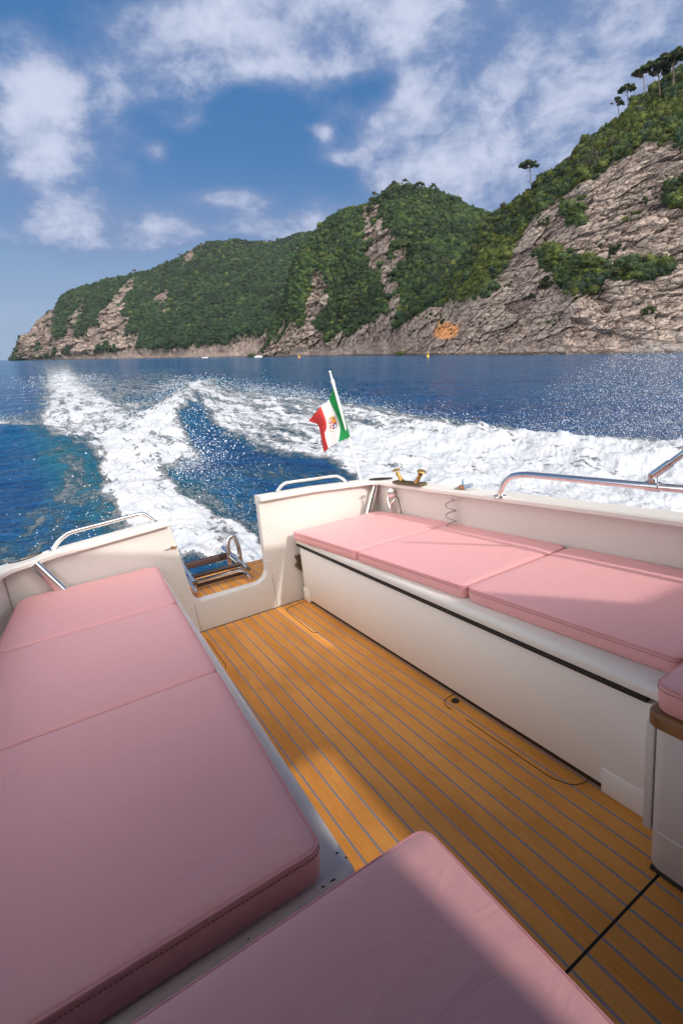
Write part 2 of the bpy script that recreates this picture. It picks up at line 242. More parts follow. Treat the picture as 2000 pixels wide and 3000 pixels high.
class MB:
    """collects shapes and links them as one mesh"""
    def __init__(s): s.v = []; s.f = []; s.sm = []
    def add(s, V, F, smooth=True):
        k = len(s.v); s.v += [tuple(p) for p in V]
        for f in F: s.f.append(tuple(i + k for i in f)); s.sm.append(smooth)
        return s
    def box(s, x0, x1, y0, y1, z0, z1, bev=0.0, seg=2):
        bm = bmesh.new(); bmesh.ops.create_cube(bm, size=1)
        for v in bm.verts:
            v.co = Vector(((x0 + x1) / 2 + v.co.x * (x1 - x0), (y0 + y1) / 2 + v.co.y * (y1 - y0), (z0 + z1) / 2 + v.co.z * (z1 - z0)))
        if bev > 0: bmesh.ops.bevel(bm, geom=bm.edges[:], offset=bev, segments=seg, profile=.5, affect='EDGES')
        s.bm(bm, bev > 0); return s
    def bm(s, bm, smooth=True):
        bm.verts.ensure_lookup_table(); bm.verts.index_update()
        s.add([v.co[:] for v in bm.verts], [[v.index for v in f.verts] for f in bm.faces], smooth); bm.free(); return s
    def prism(s, poly, z0, z1, bev=0.0, seg=2, axes=(0, 1, 2)):
        """polygon in the plane of axes[0], axes[1], extruded along axes[2]"""
        bm = bmesh.new()
        def mk(z):
            out = []
            for p in poly:
                c = [0, 0, 0]; c[axes[0]] = p[0]; c[axes[1]] = p[1]; c[axes[2]] = z; out.append(bm.verts.new(c))
            return out
        a = mk(z0); b = mk(z1); n = len(poly)
        fa = bm.faces.new(a[::-1]); fb = bm.faces.new(b)
        for i in range(n): bm.faces.new((a[i], a[(i + 1) % n], b[(i + 1) % n], b[i]))
        bmesh.ops.recalc_face_normals(bm, faces=bm.faces[:])
        if bev > 0:
            eg = [e for e in bm.edges if (fa in e.link_faces or fb in e.link_faces)]
            bmesh.ops.bevel(bm, geom=eg, offset=bev, segments=seg, profile=.5, affect='EDGES')
        s.bm(bm, bev > 0); return s
    def tube(s, pts, r, n=12, cap=True, closed=False, taper=None):
        P = [Vector(p) for p in pts]; m = len(P); rings = []
        up = None
        for i in range(m):
            if closed: d = (P[(i + 1) % m] - P[i - 1]).normalized()
            else: d = (P[min(i + 1, m - 1)] - P[max(i - 1, 0)]).normalized()
            if up is None:
                up = Vector((0, 0, 1)) if abs(d.z) < .9 else Vector((1, 0, 0))
            sx = d.cross(up).normalized(); up = sx.cross(d).normalized()
            rr = r if taper is None else r * taper[i]
            rings.append([P[i] + (sx * math.cos(2 * math.pi * k / n) + up * math.sin(2 * math.pi * k / n)) * rr for k in range(n)])
        V = [v[:] for q in rings for v in q]; F = []
        for i in range(m if closed else m - 1):
            a = i * n; b = ((i + 1) % m) * n
            for k in range(n): F.append((a + k, a + (k + 1) % n, b + (k + 1) % n, b + k))
        if cap and not closed:
            F.append(tuple(range(n))[::-1]); F.append(tuple(range((m - 1) * n, m * n)))
        return s.add(V, F)
    def lathe(s, prof, base, axis=(0, 0, 1), n=20):
        ax = Vector(axis).normalized(); t = Vector((1, 0, 0)) if abs(ax.x) < .9 else Vector((0, 1, 0))
        u = ax.cross(t).normalized(); v = ax.cross(u); B = Vector(base); V = []; F = []
        for r, h in prof:
            for k in range(n):
                a = 2 * math.pi * k / n; V.append((B + ax * h + (u * math.cos(a) + v * math.sin(a)) * r)[:])
        for i in range(len(prof) - 1):
            for k in range(n): F.append((i * n + k, i * n + (k + 1) % n, (i + 1) * n + (k + 1) % n, (i + 1) * n + k))
        F.append(tuple(range(n))[::-1]); F.append(tuple(range((len(prof) - 1) * n, len(prof) * n)))
        return s.add(V, F)
    def build(s, name, m, parent=None, auto=40):
        me = bpy.data.meshes.new(name); me.from_pydata(s.v, [], s.f); me.update()
        bm = bmesh.new(); bm.from_mesh(me); bmesh.ops.recalc_face_normals(bm, faces=bm.faces[:]); bm.to_mesh(me); bm.free()
        me.polygons.foreach_set('use_smooth', s.sm)
        if auto:
            try: me.set_sharp_from_angle(angle=R(auto))
            except Exception: pass
        return link(name, me, m, parent)
def curve(pts, n=8):
    """Catmull-Rom through points"""
    P = [Vector(p) for p in pts]; out = []
    for i in range(len(P) - 1):
        p0 = P[max(i - 1, 0)]; p1 = P[i]; p2 = P[i + 1]; p3 = P[min(i + 2, len(P) - 1)]
        for k in range(n):
            t = k / n; out.append(.5 * ((2 * p1) + (p2 - p0) * t + (2 * p0 - 5 * p1 + 4 * p2 - p3) * t * t + (3 * p1 - p0 - 3 * p2 + p3) * t ** 3))
    out.append(P[-1]); return out
def rpoly(pts, r, seg=6):
    """round the corners of a polygon; r a number or one per corner"""
    n = len(pts); out = []
    for i in range(n):
        p = Vector(pts[i]).to_2d(); a = Vector(pts[i - 1]).to_2d(); b = Vector(pts[(i + 1) % n]).to_2d()
        rr = r[i] if isinstance(r, (list, tuple)) else r
        if rr <= 0: out.append((p.x, p.y)); continue
        da = (a - p).normalized(); db = (b - p).normalized()
        ang = da.angle(db); L = rr / math.tan(ang / 2)
        p1 = p + da * L; p2 = p + db * L
        c = p + (da + db).normalized() * (rr / math.sin(ang / 2))
        a1 = math.atan2(p1.y - c.y, p1.x - c.x); a2 = math.atan2(p2.y - c.y, p2.x - c.x)
        dlt = (a2 - a1 + math.pi) % (2 * math.pi) - math.pi
        for k in range(seg + 1):
            t = a1 + dlt * k / seg; out.append((c.x + rr * math.cos(t), c.y + rr * math.sin(t)))
    return out

# ------------------------------------------------------------------ materials
def mat(name):
    m = bpy.data.materials.new(name); m.use_nodes = True
    t = NT(m.node_tree); b = t.n['Principled BSDF']; return m, t, b
def objco(t): return t.node('ShaderNodeTexCoord').outputs['Object']
def bump(t, b, h, strength=.3, dist=.01):
    nd = t.node('ShaderNodeBump'); nd.inputs['Strength'].default_value = strength; nd.inputs['Distance'].default_value = dist
    t.put(nd.inputs['Height'], h); t.l.new(nd.outputs[0], b.inputs['Normal']); return nd

def m_gel(name, c, rough=.32, dirt=.5):
    m, t, b = mat(name); co = objco(t)
    n = t.noise(co, 3.0, 5, .6); n2 = t.noise(co, 38, 4, .7); sp = t.noise(co, 210, 2, .5)
    f = t.math('MULTIPLY', t.ramp(n, .35, .75), .12 * dirt)
    cc = t.mix(f, c, (c[0] * .72, c[1] * .68, c[2] * .58))
    spk = t.math('MULTIPLY', t.ramp(sp, .80, .84), .35 * dirt)
    cc = t.mix(spk, cc, (.20, .15, .10))
    t.put(b.inputs['Base Color'], cc); t.put(b.inputs['Roughness'], t.ramp(n, .3, .7, rough - .03, rough + .06))
    b.inputs['Coat Weight'].default_value = .12; b.inputs['Coat Roughness'].default_value = .12
    bump(t, b, t.math('ADD', t.math('MULTIPLY', n, .8), t.math('MULTIPLY', n2, .01)), .06, .01)
    return m
M_WHITE = m_gel('cream_gelcoat', (.66, .63, .59))
M_CAP = m_gel('cap_gelcoat', (.74, .71, .66), .5)
M_LOCK = m_gel('locker_gelcoat', (.80, .765, .725))
M_COAM = m_gel('coaming_gelcoat', (.78, .74, .70), .62, .9)
M_CAB = m_gel('cabinet_gelcoat', (.62, .58, .55), .45, .9)

def m_leather(name, c):
    m, t, b = mat(name); co = objco(t)
    n = t.noise(co, 2.2, 3, .5); g = t.noise(co, 480, 3, .6); wv = t.noise(co, 26, 3, .55); sag = t.noise(t.mapping(co, (2.2, 5, 1)), 1.8, 5, .55, 1.6)
    cc = t.mix(t.math('MULTIPLY', n, .5), c, (c[0] * .9, c[1] * .82, c[2] * .88))
    t.put(b.inputs['Base Color'], cc); t.put(b.inputs['Roughness'], t.ramp(wv, .3, .7, .42, .56))
    b.inputs['Sheen Weight'].default_value = .1
    bump(t, b, t.math('ADD', t.math('ADD', t.math('MULTIPLY', g, .05), t.math('MULTIPLY', wv, .12)), t.math('MULTIPLY', sag, 2.4)), .22, .01)
    return m
M_PINK = m_leather('pink_vinyl', (.79, .395, .395))
M_PIPE = m_leather('pink_piping', (.66, .29, .30))
M_STITCH = m_leather('dark_stitching', (.20, .06, .07))

def m_teak(name, seams=True):
    m, t, b = mat(name); co = objco(t); s = t.node('ShaderNodeSeparateXYZ', ins={0: co})
    x, y, z = s.outputs
    st = t.mapping(co, (26, 1.3, 10)); g1 = t.noise(st, 6, 6, .6, .6); g2 = t.noise(t.mapping(co, (120, 26, 40)), 4, 5, .7)
    pl = t.math('FLOOR', t.math('DIVIDE', t.math('SUBTRACT', x, .608 - .0042), .0605))
    wn = t.node('ShaderNodeTexWhiteNoise', noise_dimensions='1D'); t.put(wn.inputs['W'], pl)
    blotch = t.noise(t.mapping(co, (2.5, 1.2, 1)), 2.2, 5, .62)
    c = t.mix(t.ramp(t.math('ADD', t.math('MULTIPLY', g1, .45), t.math('MULTIPLY', g2, .55)), .3, .7), (.60, .225, .030), (.84, .36, .080))
    c = t.mix(t.math('MULTIPLY', wn.outputs['Value'], .5), c, (.86, .42, .12))
    c = t.mix(t.math('MULTIPLY', t.ramp(blotch, .4, .72), .5), c, (.50, .20, .035))
    c = t.mix(t.math('MULTIPLY', t.ramp(g2, .56, .74), .45), c, (.26, .10, .02))
    dk = t.math('MULTIPLY', t.ramp(t.noise(t.mapping(co, (60, 6, 20)), 3, 3, .6), .68, .75), .6)
    c = t.mix(dk, c, (.09, .04, .012))
    rough = t.ramp(g1, .2, .8, .5, .66)
    h = t.math('ADD', t.math('MULTIPLY', g2, .2), t.math('MULTIPLY', g1, .2))
    if seams:
        fr = t.math('FRACT', t.math('DIVIDE', t.math('SUBTRACT', x, .608 - .0042), .0605))
        wob = t.math('MULTIPLY', t.math('SUBTRACT', t.noise(co, 9, 2, .5), .5), .012)
        fr = t.math('ADD', fr, wob)
        seam = t.math('MULTIPLY', t.ramp(fr, .0, .012), t.ramp(fr, .128, .142, 1, 0))
        jn = t.math('LESS_THAN', t.math('ABSOLUTE', t.math('SUBTRACT', y, .538)), .0035)
        sc = t.mix(t.noise(co, 30, 4, .6), (.20, .19, .215), (.32, .295, .325))
        c = t.mix(seam, c, sc); c = t.mix(jn, c, (.01, .01, .01))
        h = t.math('SUBTRACT', h, t.math('MULTIPLY', t.math('MAXIMUM', seam, jn), .35))
    t.put(b.inputs['Base Color'], c); t.put(b.inputs['Roughness'], rough)
    b.inputs['Specular IOR Level'].default_value = .2
    bump(t, b, h, .35, .006); return m
M_TEAK = m_teak('teak_deck'); M_WOOD = None
m, t, b = mat('dark_tread'); co = objco(t); g = t.noise(t.mapping(co, (2, 40, 40)), 4, 5, .6)
t.put(b.inputs['Base Color'], t.mix(g, (.016, .009, .010), (.075, .038, .034))); b.inputs['Roughness'].default_value = .55
bump(t, b, g, .4, .004); M_TREAD = m
def m_metal(name, c, rough, mtl=1.0, sc=25, var=.12):
    m, t, b = mat(name); co = objco(t); n = t.noise(co, sc, 5, .6); n2 = t.noise(co, sc * 7, 3, .6)
    t.put(b.inputs['Base Color'], t.mix(t.ramp(n, .4, .8), c, (c[0] * .7, c[1] * .66, c[2] * .6)))
    b.inputs['Metallic'].default_value = mtl; t.put(b.inputs['Roughness'], t.ramp(n2, .3, .75, rough, rough + var)); return m
M_WOOD = m_metal('oiled_teak_trim', (.26, .125, .05), .5, 0.0, 14)
M_STEEL = m_metal('stainless_steel', (.86, .85, .84), .16, 1.0, 6, .03)
M_BRASS = m_metal('aged_brass', (.50, .31, .10), .38, .85, 40)
M_BRONZE = m_metal('dark_bronze', (.16, .12, .07), .5, .7, 40)
M_PAINTW = m_metal('white_painted_metal', (.80, .79, .78), .3, 0.0)
M_BLACK = m_metal('black_rubber', (.015, .014, .014), .5, 0.0)
M_GREY = m_metal('grey_hose', (.36, .31, .29), .45, 0.0)
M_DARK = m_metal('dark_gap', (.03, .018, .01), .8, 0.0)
m, t, b = mat('clear_plastic'); b.inputs['Base Color'].default_value = (.55, .68, .8, 1); b.inputs['Transmission Weight'].default_value = .6; b.inputs['Roughness'].default_value = .15; M_CLEAR = m
M_BLUEP = m_metal('blue_plastic', (.05, .25, .38), .4, 0.0)
M_COPPER = m_metal('copper_nut', (.60, .28, .14), .35, .8)
M_CANVAS = m_metal('dark_canvas', (.05, .03, .03), .9, 0.0)
M_SHADE = m_metal('dark_shade_panel', (.055, .04, .038), .8, 0.0)  # dark facing of the added light-blocking walls

# ================================================================== THE BOAT
boat = empty('motorboat', BOAT)
tag(boat, 'cream motorboat cockpit with teak deck, open transom gate and stainless rails', 'boat')

def stern_z(x):    # crowned transom top, cap underside
    xs = [-.6, -.368, -.233, -.112, .516, 1.075, 1.5, 1.922, 2.3]; zs = [.63, .653, .677, .696, .743, .775, .765, .737, .70]
    return float(np.interp(x, xs, zs))
YT = 3.02
# deck
MB().prism([(.30, -3.2), (1.50, -3.2), (1.50, YT), (.45, YT)], -.03, 0, 0).build('teak_deck', M_TEAK, boat)
def seam_line(pts, name='hatch_seam', r=.0016):
    MB().tube(curve([(x, y, .0012) for x, y in pts], 6), r, 6).build(name, M_DARK, boat)
seam_line([(1.335, 2.972), (1.217, 2.959), (1.16, 2.945), (1.140, 2.90), (1.137, 2.84), (1.131, 2.55), (1.131, 2.51), (1.140, 2.485), (1.155, 2.47)])
seam_line([(.579, 2.886), (.575, 2.55), (.5735, 2.50), (.570, 2.475), (.56, 2.455)])
seam_line([(1.345, 1.492), (1.29, 1.490), (1.262, 1.475), (1.25, 1.445), (1.252, 1.42)])
seam_line([(1.252, 1.33), (1.25, 1.155), (1.250, .96), (1.256, .91), (1.28, .862), (1.32, .845), (1.345, .842)])
MB().lathe([(.0, .001), (.018, .001), (.0185, .0025), (.0, .0025)], (1.306, 1.452, 0)).build('drain_hole', M_BLACK, boat)
MB().box(.45, 1.33, YT - .006, YT - .001, -.001, .003).build('deck_edge_seam', M_DARK, boat)

# transom wall with a rounded gate opening
def transom():
    # starboard wing
    GL = [(.509, .76), (.53, .60), (.55, .413), (.562, .30)]
    GR = [(1.093, .78), (1.086, .56), (1.083, .40), (1.082, .30)]
    sill = .208
    def arc(cx, cz, r, a0, a1, n=8): return [(cx + r * math.cos(R(a0 + (a1 - a0) * k / n)), cz + r * math.sin(R(a0 + (a1 - a0) * k / n))) for k in range(n + 1)]
    low = arc(.645, sill + .075, .08, 180, 270) + arc(.985, sill + .10, .098, 270, 360)
    inner = [(.509, stern_z(.509))] + GL[1:] + low + GR[::-1][:-1] + [(1.093, stern_z(1.093))]
    outer = [(1.093, stern_z(1.093))] + [(x, stern_z(x)) for x in (1.3, 1.5, 1.75, 2.0, 2.12)] + [(2.16, .3), (2.1, -.25), (-.40, -.25), (-.46, .3), (-.42, stern_z(-.42))] + [(x, stern_z(x)) for x in (-.3, -.1, .2)]
    poly = inner + outer[1:]
    bm = bmesh.new()
    a = [bm.verts.new((x, YT, z)) for x, z in poly]; 
    f = bm.faces.new(a); bmesh.ops.recalc_face_normals(bm, faces=[f])
    ex = bmesh.ops.extrude_face_region(bm, geom=[f])
    for v in ex['geom']:
        if isinstance(v, bmesh.types.BMVert): v.co.y += .055
    bmesh.ops.recalc_face_normals(bm, faces=bm.faces[:])
    sharp = [e for e in bm.edges if abs(e.verts[0].co.y - YT) < 1e-5 and abs(e.verts[1].co.y - YT) < 1e-5]
    bmesh.ops.bevel(bm, geom=sharp, offset=.007, segments=3, profile=.5, affect='EDGES')
    bmesh.ops.triangulate(bm, faces=[f for f in bm.faces if len(f.verts) > 8])
    return MB().bm(bm, True).build('transom', M_WHITE, boat, 30)
transom()
for pts in ([(.566, .20), (.572, .10), (.582, .003)], [(1.112, .23), (1.116, .19), (1.118, .10), (1.121, .003)]):
    MB().tube([(x, YT - .0005, z) for x, z in pts], .0016, 6).build('panel_seam', m_gel('seam_dark', (.30, .27, .24)) if 'seam_dark' not in bpy.data.materials else bpy.data.materials['seam_dark'], boat)
SEAM = bpy.data.materials['seam_dark']  # dark joint line between panels
MB().box(1.093, 1.104, YT + .058, YT + .064, .23, .74).build('gate_trim', M_STEEL, boat)
def screwcap(x, y, z, ax, r=.006):
    MB().lathe([(r, 0), (r, .002), (r * .6, .0045), (0.0005, .005)], (x, y, z), ax, 12).build('screw_cap', M_WHITE, boat)
for x, z in ((1.13, .56), (1.118, .345), (1.12, .255), (.545, .18), (.50, .29)): screwcap(x, YT, z, (0, -1, 0))
for y, z in ((2.45, .66), (1.66, .61), (1.02, .58)): screwcap(2.075, y, z, (-1, 0, 0))

# caps: bands following the transom and the sides
def band(path, wid, th, name, m, side=1):
    """path: list of (x,y,z, nx,ny) inner-lower edge and outward direction"""
    prof = [(0, 0), (-.004, .004), (-.004, th - .008), (.004, th), (wid - .01, th + .004), (wid, th - .004), (wid, -.03), (wid - .02, -.03), (wid - .02, 0)]
    V = []; F = []; n = len(prof)
    for (x, y, z, nx, ny) in path:
        for a, h in prof: V.append((x + nx * a, y + ny * a, z + h))
    for i in range(len(path) - 1):
        for k in range(n): F.append((i * n + k, i * n + (k + 1) % n, (i + 1) * n + (k + 1) % n, (i + 1) * n + k))
    F.append(tuple(range(n))); F.append(tuple(range((len(path) - 1) * n, len(path) * n))[::-1])
    return MB().add(V, F).build(name, m, boat, 35)
CAPY = 2.985
sb = []
# starboard side then round the corner onto the transom wing
for y, x, z in ((-1.2, -.62, .66), (0, -.56, .66), (1.2, -.50, .655), (2.2, -.42, .655), (2.7, -.375, .655)): sb.append((x, y, z, -1, .0))
for k in range(1, 6):
    a = R(90 * k / 6); cx, cy = -.27, 2.885
    sb.append((cx - .10 * math.cos(a), cy + .10 * math.sin(a), .656 + .016 * k / 6, -math.cos(a), math.sin(a)))
for x in (-.233, -.112, .1, .3, .497): sb.append((x, CAPY, stern_z(x), 0, 1))
band(sb, .125, .03, 'stern_cap', M_CAP)
pt = [(x, CAPY, stern_z(x), 0, 1) for x in (1.098, 1.3, 1.5, 1.7, 1.87)]
for k in range(1, 6):
    a = R(90 * k / 6); cx, cy = 1.90, 2.885
    pt.append((cx + .10 * math.sin(a), cy + .10 * math.cos(a), .738 - .002 * k / 6, math.sin(a), math.cos(a)))
for y, x, z in ((2.80, 2.003, .735), (2.6, 2.005, .735), (2.1, 2.02, .734), (1.6, 2.045, .732), (1.2, 2.065, .73), (.85, 2.075, .727), (.3, 2.11, .725), (-1.2, 2.16, .72)): pt.append((x, y, z, 1, .05))
band(pt, .115, .03, 'gunwale_cap', M_CAP)
# side walls (inner liners, flaring outwards under the cap) and outer hull
def wall(path, name, m):
    V = []; F = []
    for (x, y, zt, dxb) in path:
        V += [(x, y, zt + .004), (x + dxb * .3, y, .40), (x + dxb, y, -.03)]
    for i in range(len(path) - 1):
        for k in range(2): F.append((i * 3 + k, i * 3 + k + 1, (i + 1) * 3 + k + 1, (i + 1) * 3 + k))
    return MB().add(V, F).build(name, m, boat, 0)
wall([(2.05, YT, .737, .02), (2.06, 2.6, .735, .02), (2.075, 2.1, .734, .02), (2.10, 1.6, .732, .02), (2.13, .85, .727, .02), (2.18, -.2, .722, .02), (2.22, -3.2, .715, .02)], 'port_liner', M_WHITE)
wall([(-.368, YT, .66, .02), (-.42, 2.6, .655, .02), (-.46, 2.1, .655, .02), (-.53, 1.2, .65, .02), (-.60, 0, .65, .02), (-.68, -3.2, .65, .02)], 'starboard_liner', M_WHITE)
MB().tube([(-.362, YT - .004, .66), (-.362, YT - .004, .30)], .002, 6).build('panel_seam', SEAM, boat)
def hull():
    V = []; F = []
    st = [(3.10, -.45, 2.14, .70, -.42), (2.2, -.56, 2.18, .69, -.45), (0, -.72, 2.32, .68, -.5), (-3, -.78, 2.38, .70, -.5), (-6, -.3, 1.9, .8, -.4), (-8.5, .78, .82, 1.0, 0)]
    for y, xl, xr, zt, zb in st:
        zt2 = zt - .03
        V += [(xl, y, zt2), (xl + .03, y, .1), (xl + .18, y, zb + .12), ((xl + xr) / 2, y, zb), (xr - .18, y, zb + .12), (xr - .03, y, .1), (xr, y, zt2)]
    for i in range(len(st) - 1):
        for k in range(6): F.append((i * 7 + k, i * 7 + k + 1, (i + 1) * 7 + k + 1, (i + 1) * 7 + k))
    k = len(V); V += [(-.43, 3.10, .16), (2.12, 3.10, .16)]; F.append((k, 1, 2, 3, 4, 5, k + 1))
    MB().add(V, F).build('hull', M_CAP, boat, 30)
hull()
# swim platform
pl = MB().prism(rpoly([(-.30, 3.08), (1.95, 3.08), (1.80, 3.55), (-.12, 3.62)], [.0, .0, .12, .12]), .165, .200, .006).build('swim_platform', M_CAP, boat)
MB().prism(rpoly([(-.26, 3.075), (1.91, 3.075), (1.77, 3.535), (-.09, 3.60)], [.0, .0, .11, .11]), .2005, .206, .001).build('teak_panel', M_TEAK, pl)
MB().box(.60, 1.07, YT + .004, YT + .074, .190, .2075, .003).build('gate_sill', M_CAP, boat)

# bench locker on the port side
BX = 1.330
lk = MB().prism(rpoly([(BX, .60), (2.10, .60), (2.06, 2.99), (BX - .005, 2.985)], [.01, 0, 0, .02]), .028, .405, .004).build('bench_locker', M_LOCK, boat)
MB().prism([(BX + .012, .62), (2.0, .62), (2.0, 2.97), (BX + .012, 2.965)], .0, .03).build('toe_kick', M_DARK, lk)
MB().prism(rpoly([(BX - .012, .655), (BX + .02, .655), (BX + .02, 3.005), (BX - .014, 3.0)], .003, 2), .411, .426, .002).build('rub_strip', M_BLACK, lk)
MB().prism(rpoly([(BX - .010, .4285), (2.07, .4285), (2.07, .470), (BX - .010, .470)], [.006, 0, 0, .024], 8), .60, 3.005, axes=(0, 2, 1)).build('locker_lid', M_CAP, lk, 35)
MB().prism(rpoly([(BX - .006, 2.905), (BX + .02, 2.905), (BX + .02, 2.992), (BX - .010, 2.99)], .004), .004, .10, .003).build('corner_block', M_LOCK, lk)
MB().prism(rpoly([(BX - .006, .60), (BX + .02, .60), (BX + .02, .79), (BX - .006, .79)], .004), .004, .095, .003).build('corner_block', M_LOCK, lk)
MB().prism([(1.296, .335), (1.345, .345), (1.345, .30), (1.318, .285)], 2.996, YT - .002, axes=(0, 2, 1)).prism([(1.288, .272), (1.322, .292), (1.345, .23), (1.345, .20)], 2.996, YT - .002, axes=(0, 2, 1)).build('hinge_bracket', M_BRONZE, boat)

# sunpad base on the starboard side
MB().prism(rpoly([(-.43, 3.01), (.421, 3.01), (.352, .70), (-.62, .70)], [0, 0, .03, 0]), -.03, .435, .02, 4).build('sunpad_base', M_COAM, boat)
for (x, y, w_, h_) in ((.298, .716, .007, .003), (.276, .716, .004, .003), (.335, .762, .004, .003), (.345, .742, .003, .003), (.12, .712, .002, .002)):
    MB().prism([(x - w_, y), (x - w_ * .3, y + h_), (x + w_, y + h_ * .4), (x + w_ * .5, y - h_ * .6)], .4352, .4358).build('paint_chip', M_DARK, boat)
# helm seat box under the front cushion
MB().prism(rpoly([(-.55, .655), (.47, .655), (.47, -.55), (-.55, -.55)], .03), -.03, .44, .012, 3).build('seat_box', M_CAB, boat)
# galley cabinet, right foreground
cb = MB().prism(rpoly([(1.182, .572), (2.06, .572), (2.10, -.9), (1.182, -.9)], [.035, 0, 0, .03], 6), .012, .452, .004).build('cabinet', M_CAB, boat)
MB().tube([(1.1815, .55, .137), (1.1815, -.8, .137)], .0022, 6).build('cabinet_seam', M_CAP, cb)
MB().prism(rpoly([(1.172, .585), (2.05, .585), (2.10, -.92), (1.172, -.92)], [.03, 0, 0, .03], 6), .4525, .497, .008, 3).build('teak_fiddle', M_WOOD, cb)
MB().prism(rpoly([(1.205, .598), (1.33, .60), (1.33, .585), (1.205, .575)], .004), .10, .44, .003).build('corner_post', M_CAB, cb)
MB().tube([(1.186, .56, .006), (1.186, -.8, .006)], .008, 8).build('rubber_seal', M_BLACK, cb)
for y, z in ((.47, .33), (.43, .10), (.35, .30)):
    MB().lathe([(.005, 0), (.005, .0015), (.0005, .002)], (1.1815, y, z), (-1, 0, 0), 10).build('screw', M_BRONZE, cb)

# transom grab rails
def grab(x0, z0, x1, z1, h, name='grab_rail', y=3.06):
    def zz(x): return z0 + (z1 - z0) * (x - x0) / (x1 - x0)
    L = x1 - x0
    pts = [(x0, y, z0), (x0 + .025, y, z0 + h * .45), (x0 + .062, y, z0 + h * .85), (x0 + .115, y, zz(x0 + .115) + h), (x0 + L * .5, y, zz(x0 + L * .5) + h), (x1 - .10, y, zz(x1 - .10) + h), (x1 - .055, y, z1 + h * .85), (x1 - .022, y, z1 + h * .45), (x1, y, z1)]
    o = MB().tube(curve(pts, 7), .0125, 14).build(name, M_STEEL, boat)
    for x, z in ((x0, z0), (x1, z1)): MB().lathe([(.022, -.001), (.022, .003), (.014, .007)], (x, y, z), n=16).build('flange', M_STEEL, o)
grab(-.118, stern_z(-.118) + .034, .43, stern_z(.43) + .034, .070)
grab(1.25, stern_z(1.25) + .034, 1.81, stern_z(1.81) + .034, .058)

# ensign staff, raked aft
st = Vector((0, .333, .943)).normalized(); B0 = Vector((1.943, 3.06, .769))
fs = MB().tube([B0, B0 + st * .80], .0105, 14).build('flagstaff', M_PAINTW, boat)
MB().tube([B0, B0 + st * .075], .016, 14).build('socket', M_STEEL, fs)
MB().tube([B0 + st * .345, B0 + st * .36], .0165, 14).build('collar', M_PAINTW, fs)
MB().tube([B0 + st * .78, B0 + st * .815], .0135, 12).tube([B0 + st * .815, B0 + st * .872], .008, 12, taper=[1, .75]).build('staff_top', M_PAINTW, fs)
bm = bmesh.new(); bmesh.ops.create_uvsphere(bm, u_segments=14, v_segments=10, radius=.0125)
for v in bm.verts: v.co = v.co + (B0 + st * .88)
MB().bm(bm).build('finial', M_STEEL, fs)

# hawse rings and their pipes
def ring(cx, cy, cz, a, b_, rot, tilt=0):
    pts = []
    for k in range(28):
        t = 2 * math.pi * k / 28; x = a * math.cos(t); y = b_ * math.sin(t)
        pts.append((cx + x * math.cos(rot) - y * math.sin(rot), cy + x * math.sin(rot) + y * math.cos(rot), cz + tilt * x))
    o = MB().tube(pts, .0048, 8, closed=True).build('hawse_ring', M_BLACK, boat)
    MB().prism([(p[0] * .9 + cx * .1, p[1] * .9 + cy * .1) for p in pts], cz - .006, cz - .003).build('ring_liner', M_STEEL, o)
ring(-.255, 3.085, stern_z(-.255) + .037, .078, .028, .04, .12)
ring(2.035, 2.93, .775, .085, .030, 2.25)
MB().tube([(-.215, 2.992, .690), (-.112, 2.985, .50)], .031, 20).build('hawse_pipe', M_STEEL, boat)
MB().tube([(2.018, 2.985, .725), (1.915, 2.975, .50)], .026, 20).build('hawse_pipe', M_STEEL, boat)

# brass bitts on the port quarter
cz = .769
ct = MB().prism(rpoly([(1.972, 2.705), (2.035, 2.715), (2.060, 2.435), (1.990, 2.425)], .006), cz, cz + .017, .003).build('mooring_bitts', M_BRONZE, boat)
for (x, y, lx, ly) in ((2.006, 2.635, -.004, .020), (2.020, 2.495, .004, -.022)):
    MB().lathe([(.021, 0), (.0165, .008), (.0135, .025), (.0135, .062), (.017, .070)], (x, y, cz + .017), (lx * 3, ly * 3, .10)).build('post', M_BRASS, ct)
    MB().lathe([(.010, 0), (.029, .004), (.030, .010), (.026, .015), (.012, .018)], (x + lx * 2.1, y + ly * 2.1, cz + .017 + .068), (lx * 1.5, ly * 1.5, .10)).build('post_head', M_BRASS, ct)

# shower head on a coiled hose
nz = MB().tube([(2.07, 2.105, .785), (2.075, 2.045, .80)], .0135, 14).build('shower_nozzle', M_CLEAR, boat)
MB().tube([(2.062, 2.135, .779), (2.070, 2.105, .785)], .0145, 14).build('nut', M_COPPER, nz)
MB().tube([(2.068, 2.115, .79), (2.068, 2.118, .823)], .005, 10).build('lever', M_BLUEP, nz)
MB().tube([(2.05, 2.165, .772), (2.062, 2.135, .779)], .0065, 10, taper=[.8, 1.5]).build('hose_end', M_GREY, nz)
hp = [(2.052, 2.165, .772), (2.03, 2.172, .745)]
for k in range(60):
    t = k / 59; a = t * math.tau * 3.0 + 2.6
    hp.append((2.012 + .026 * math.cos(a) * min(1, t * 4 + .2), 2.172 + .036 * math.sin(a) * min(1, t * 4 + .1), .735 - t * .20))
MB().tube(curve(hp, 2), .0042, 8).build('coiled_hose', M_GREY, boat)

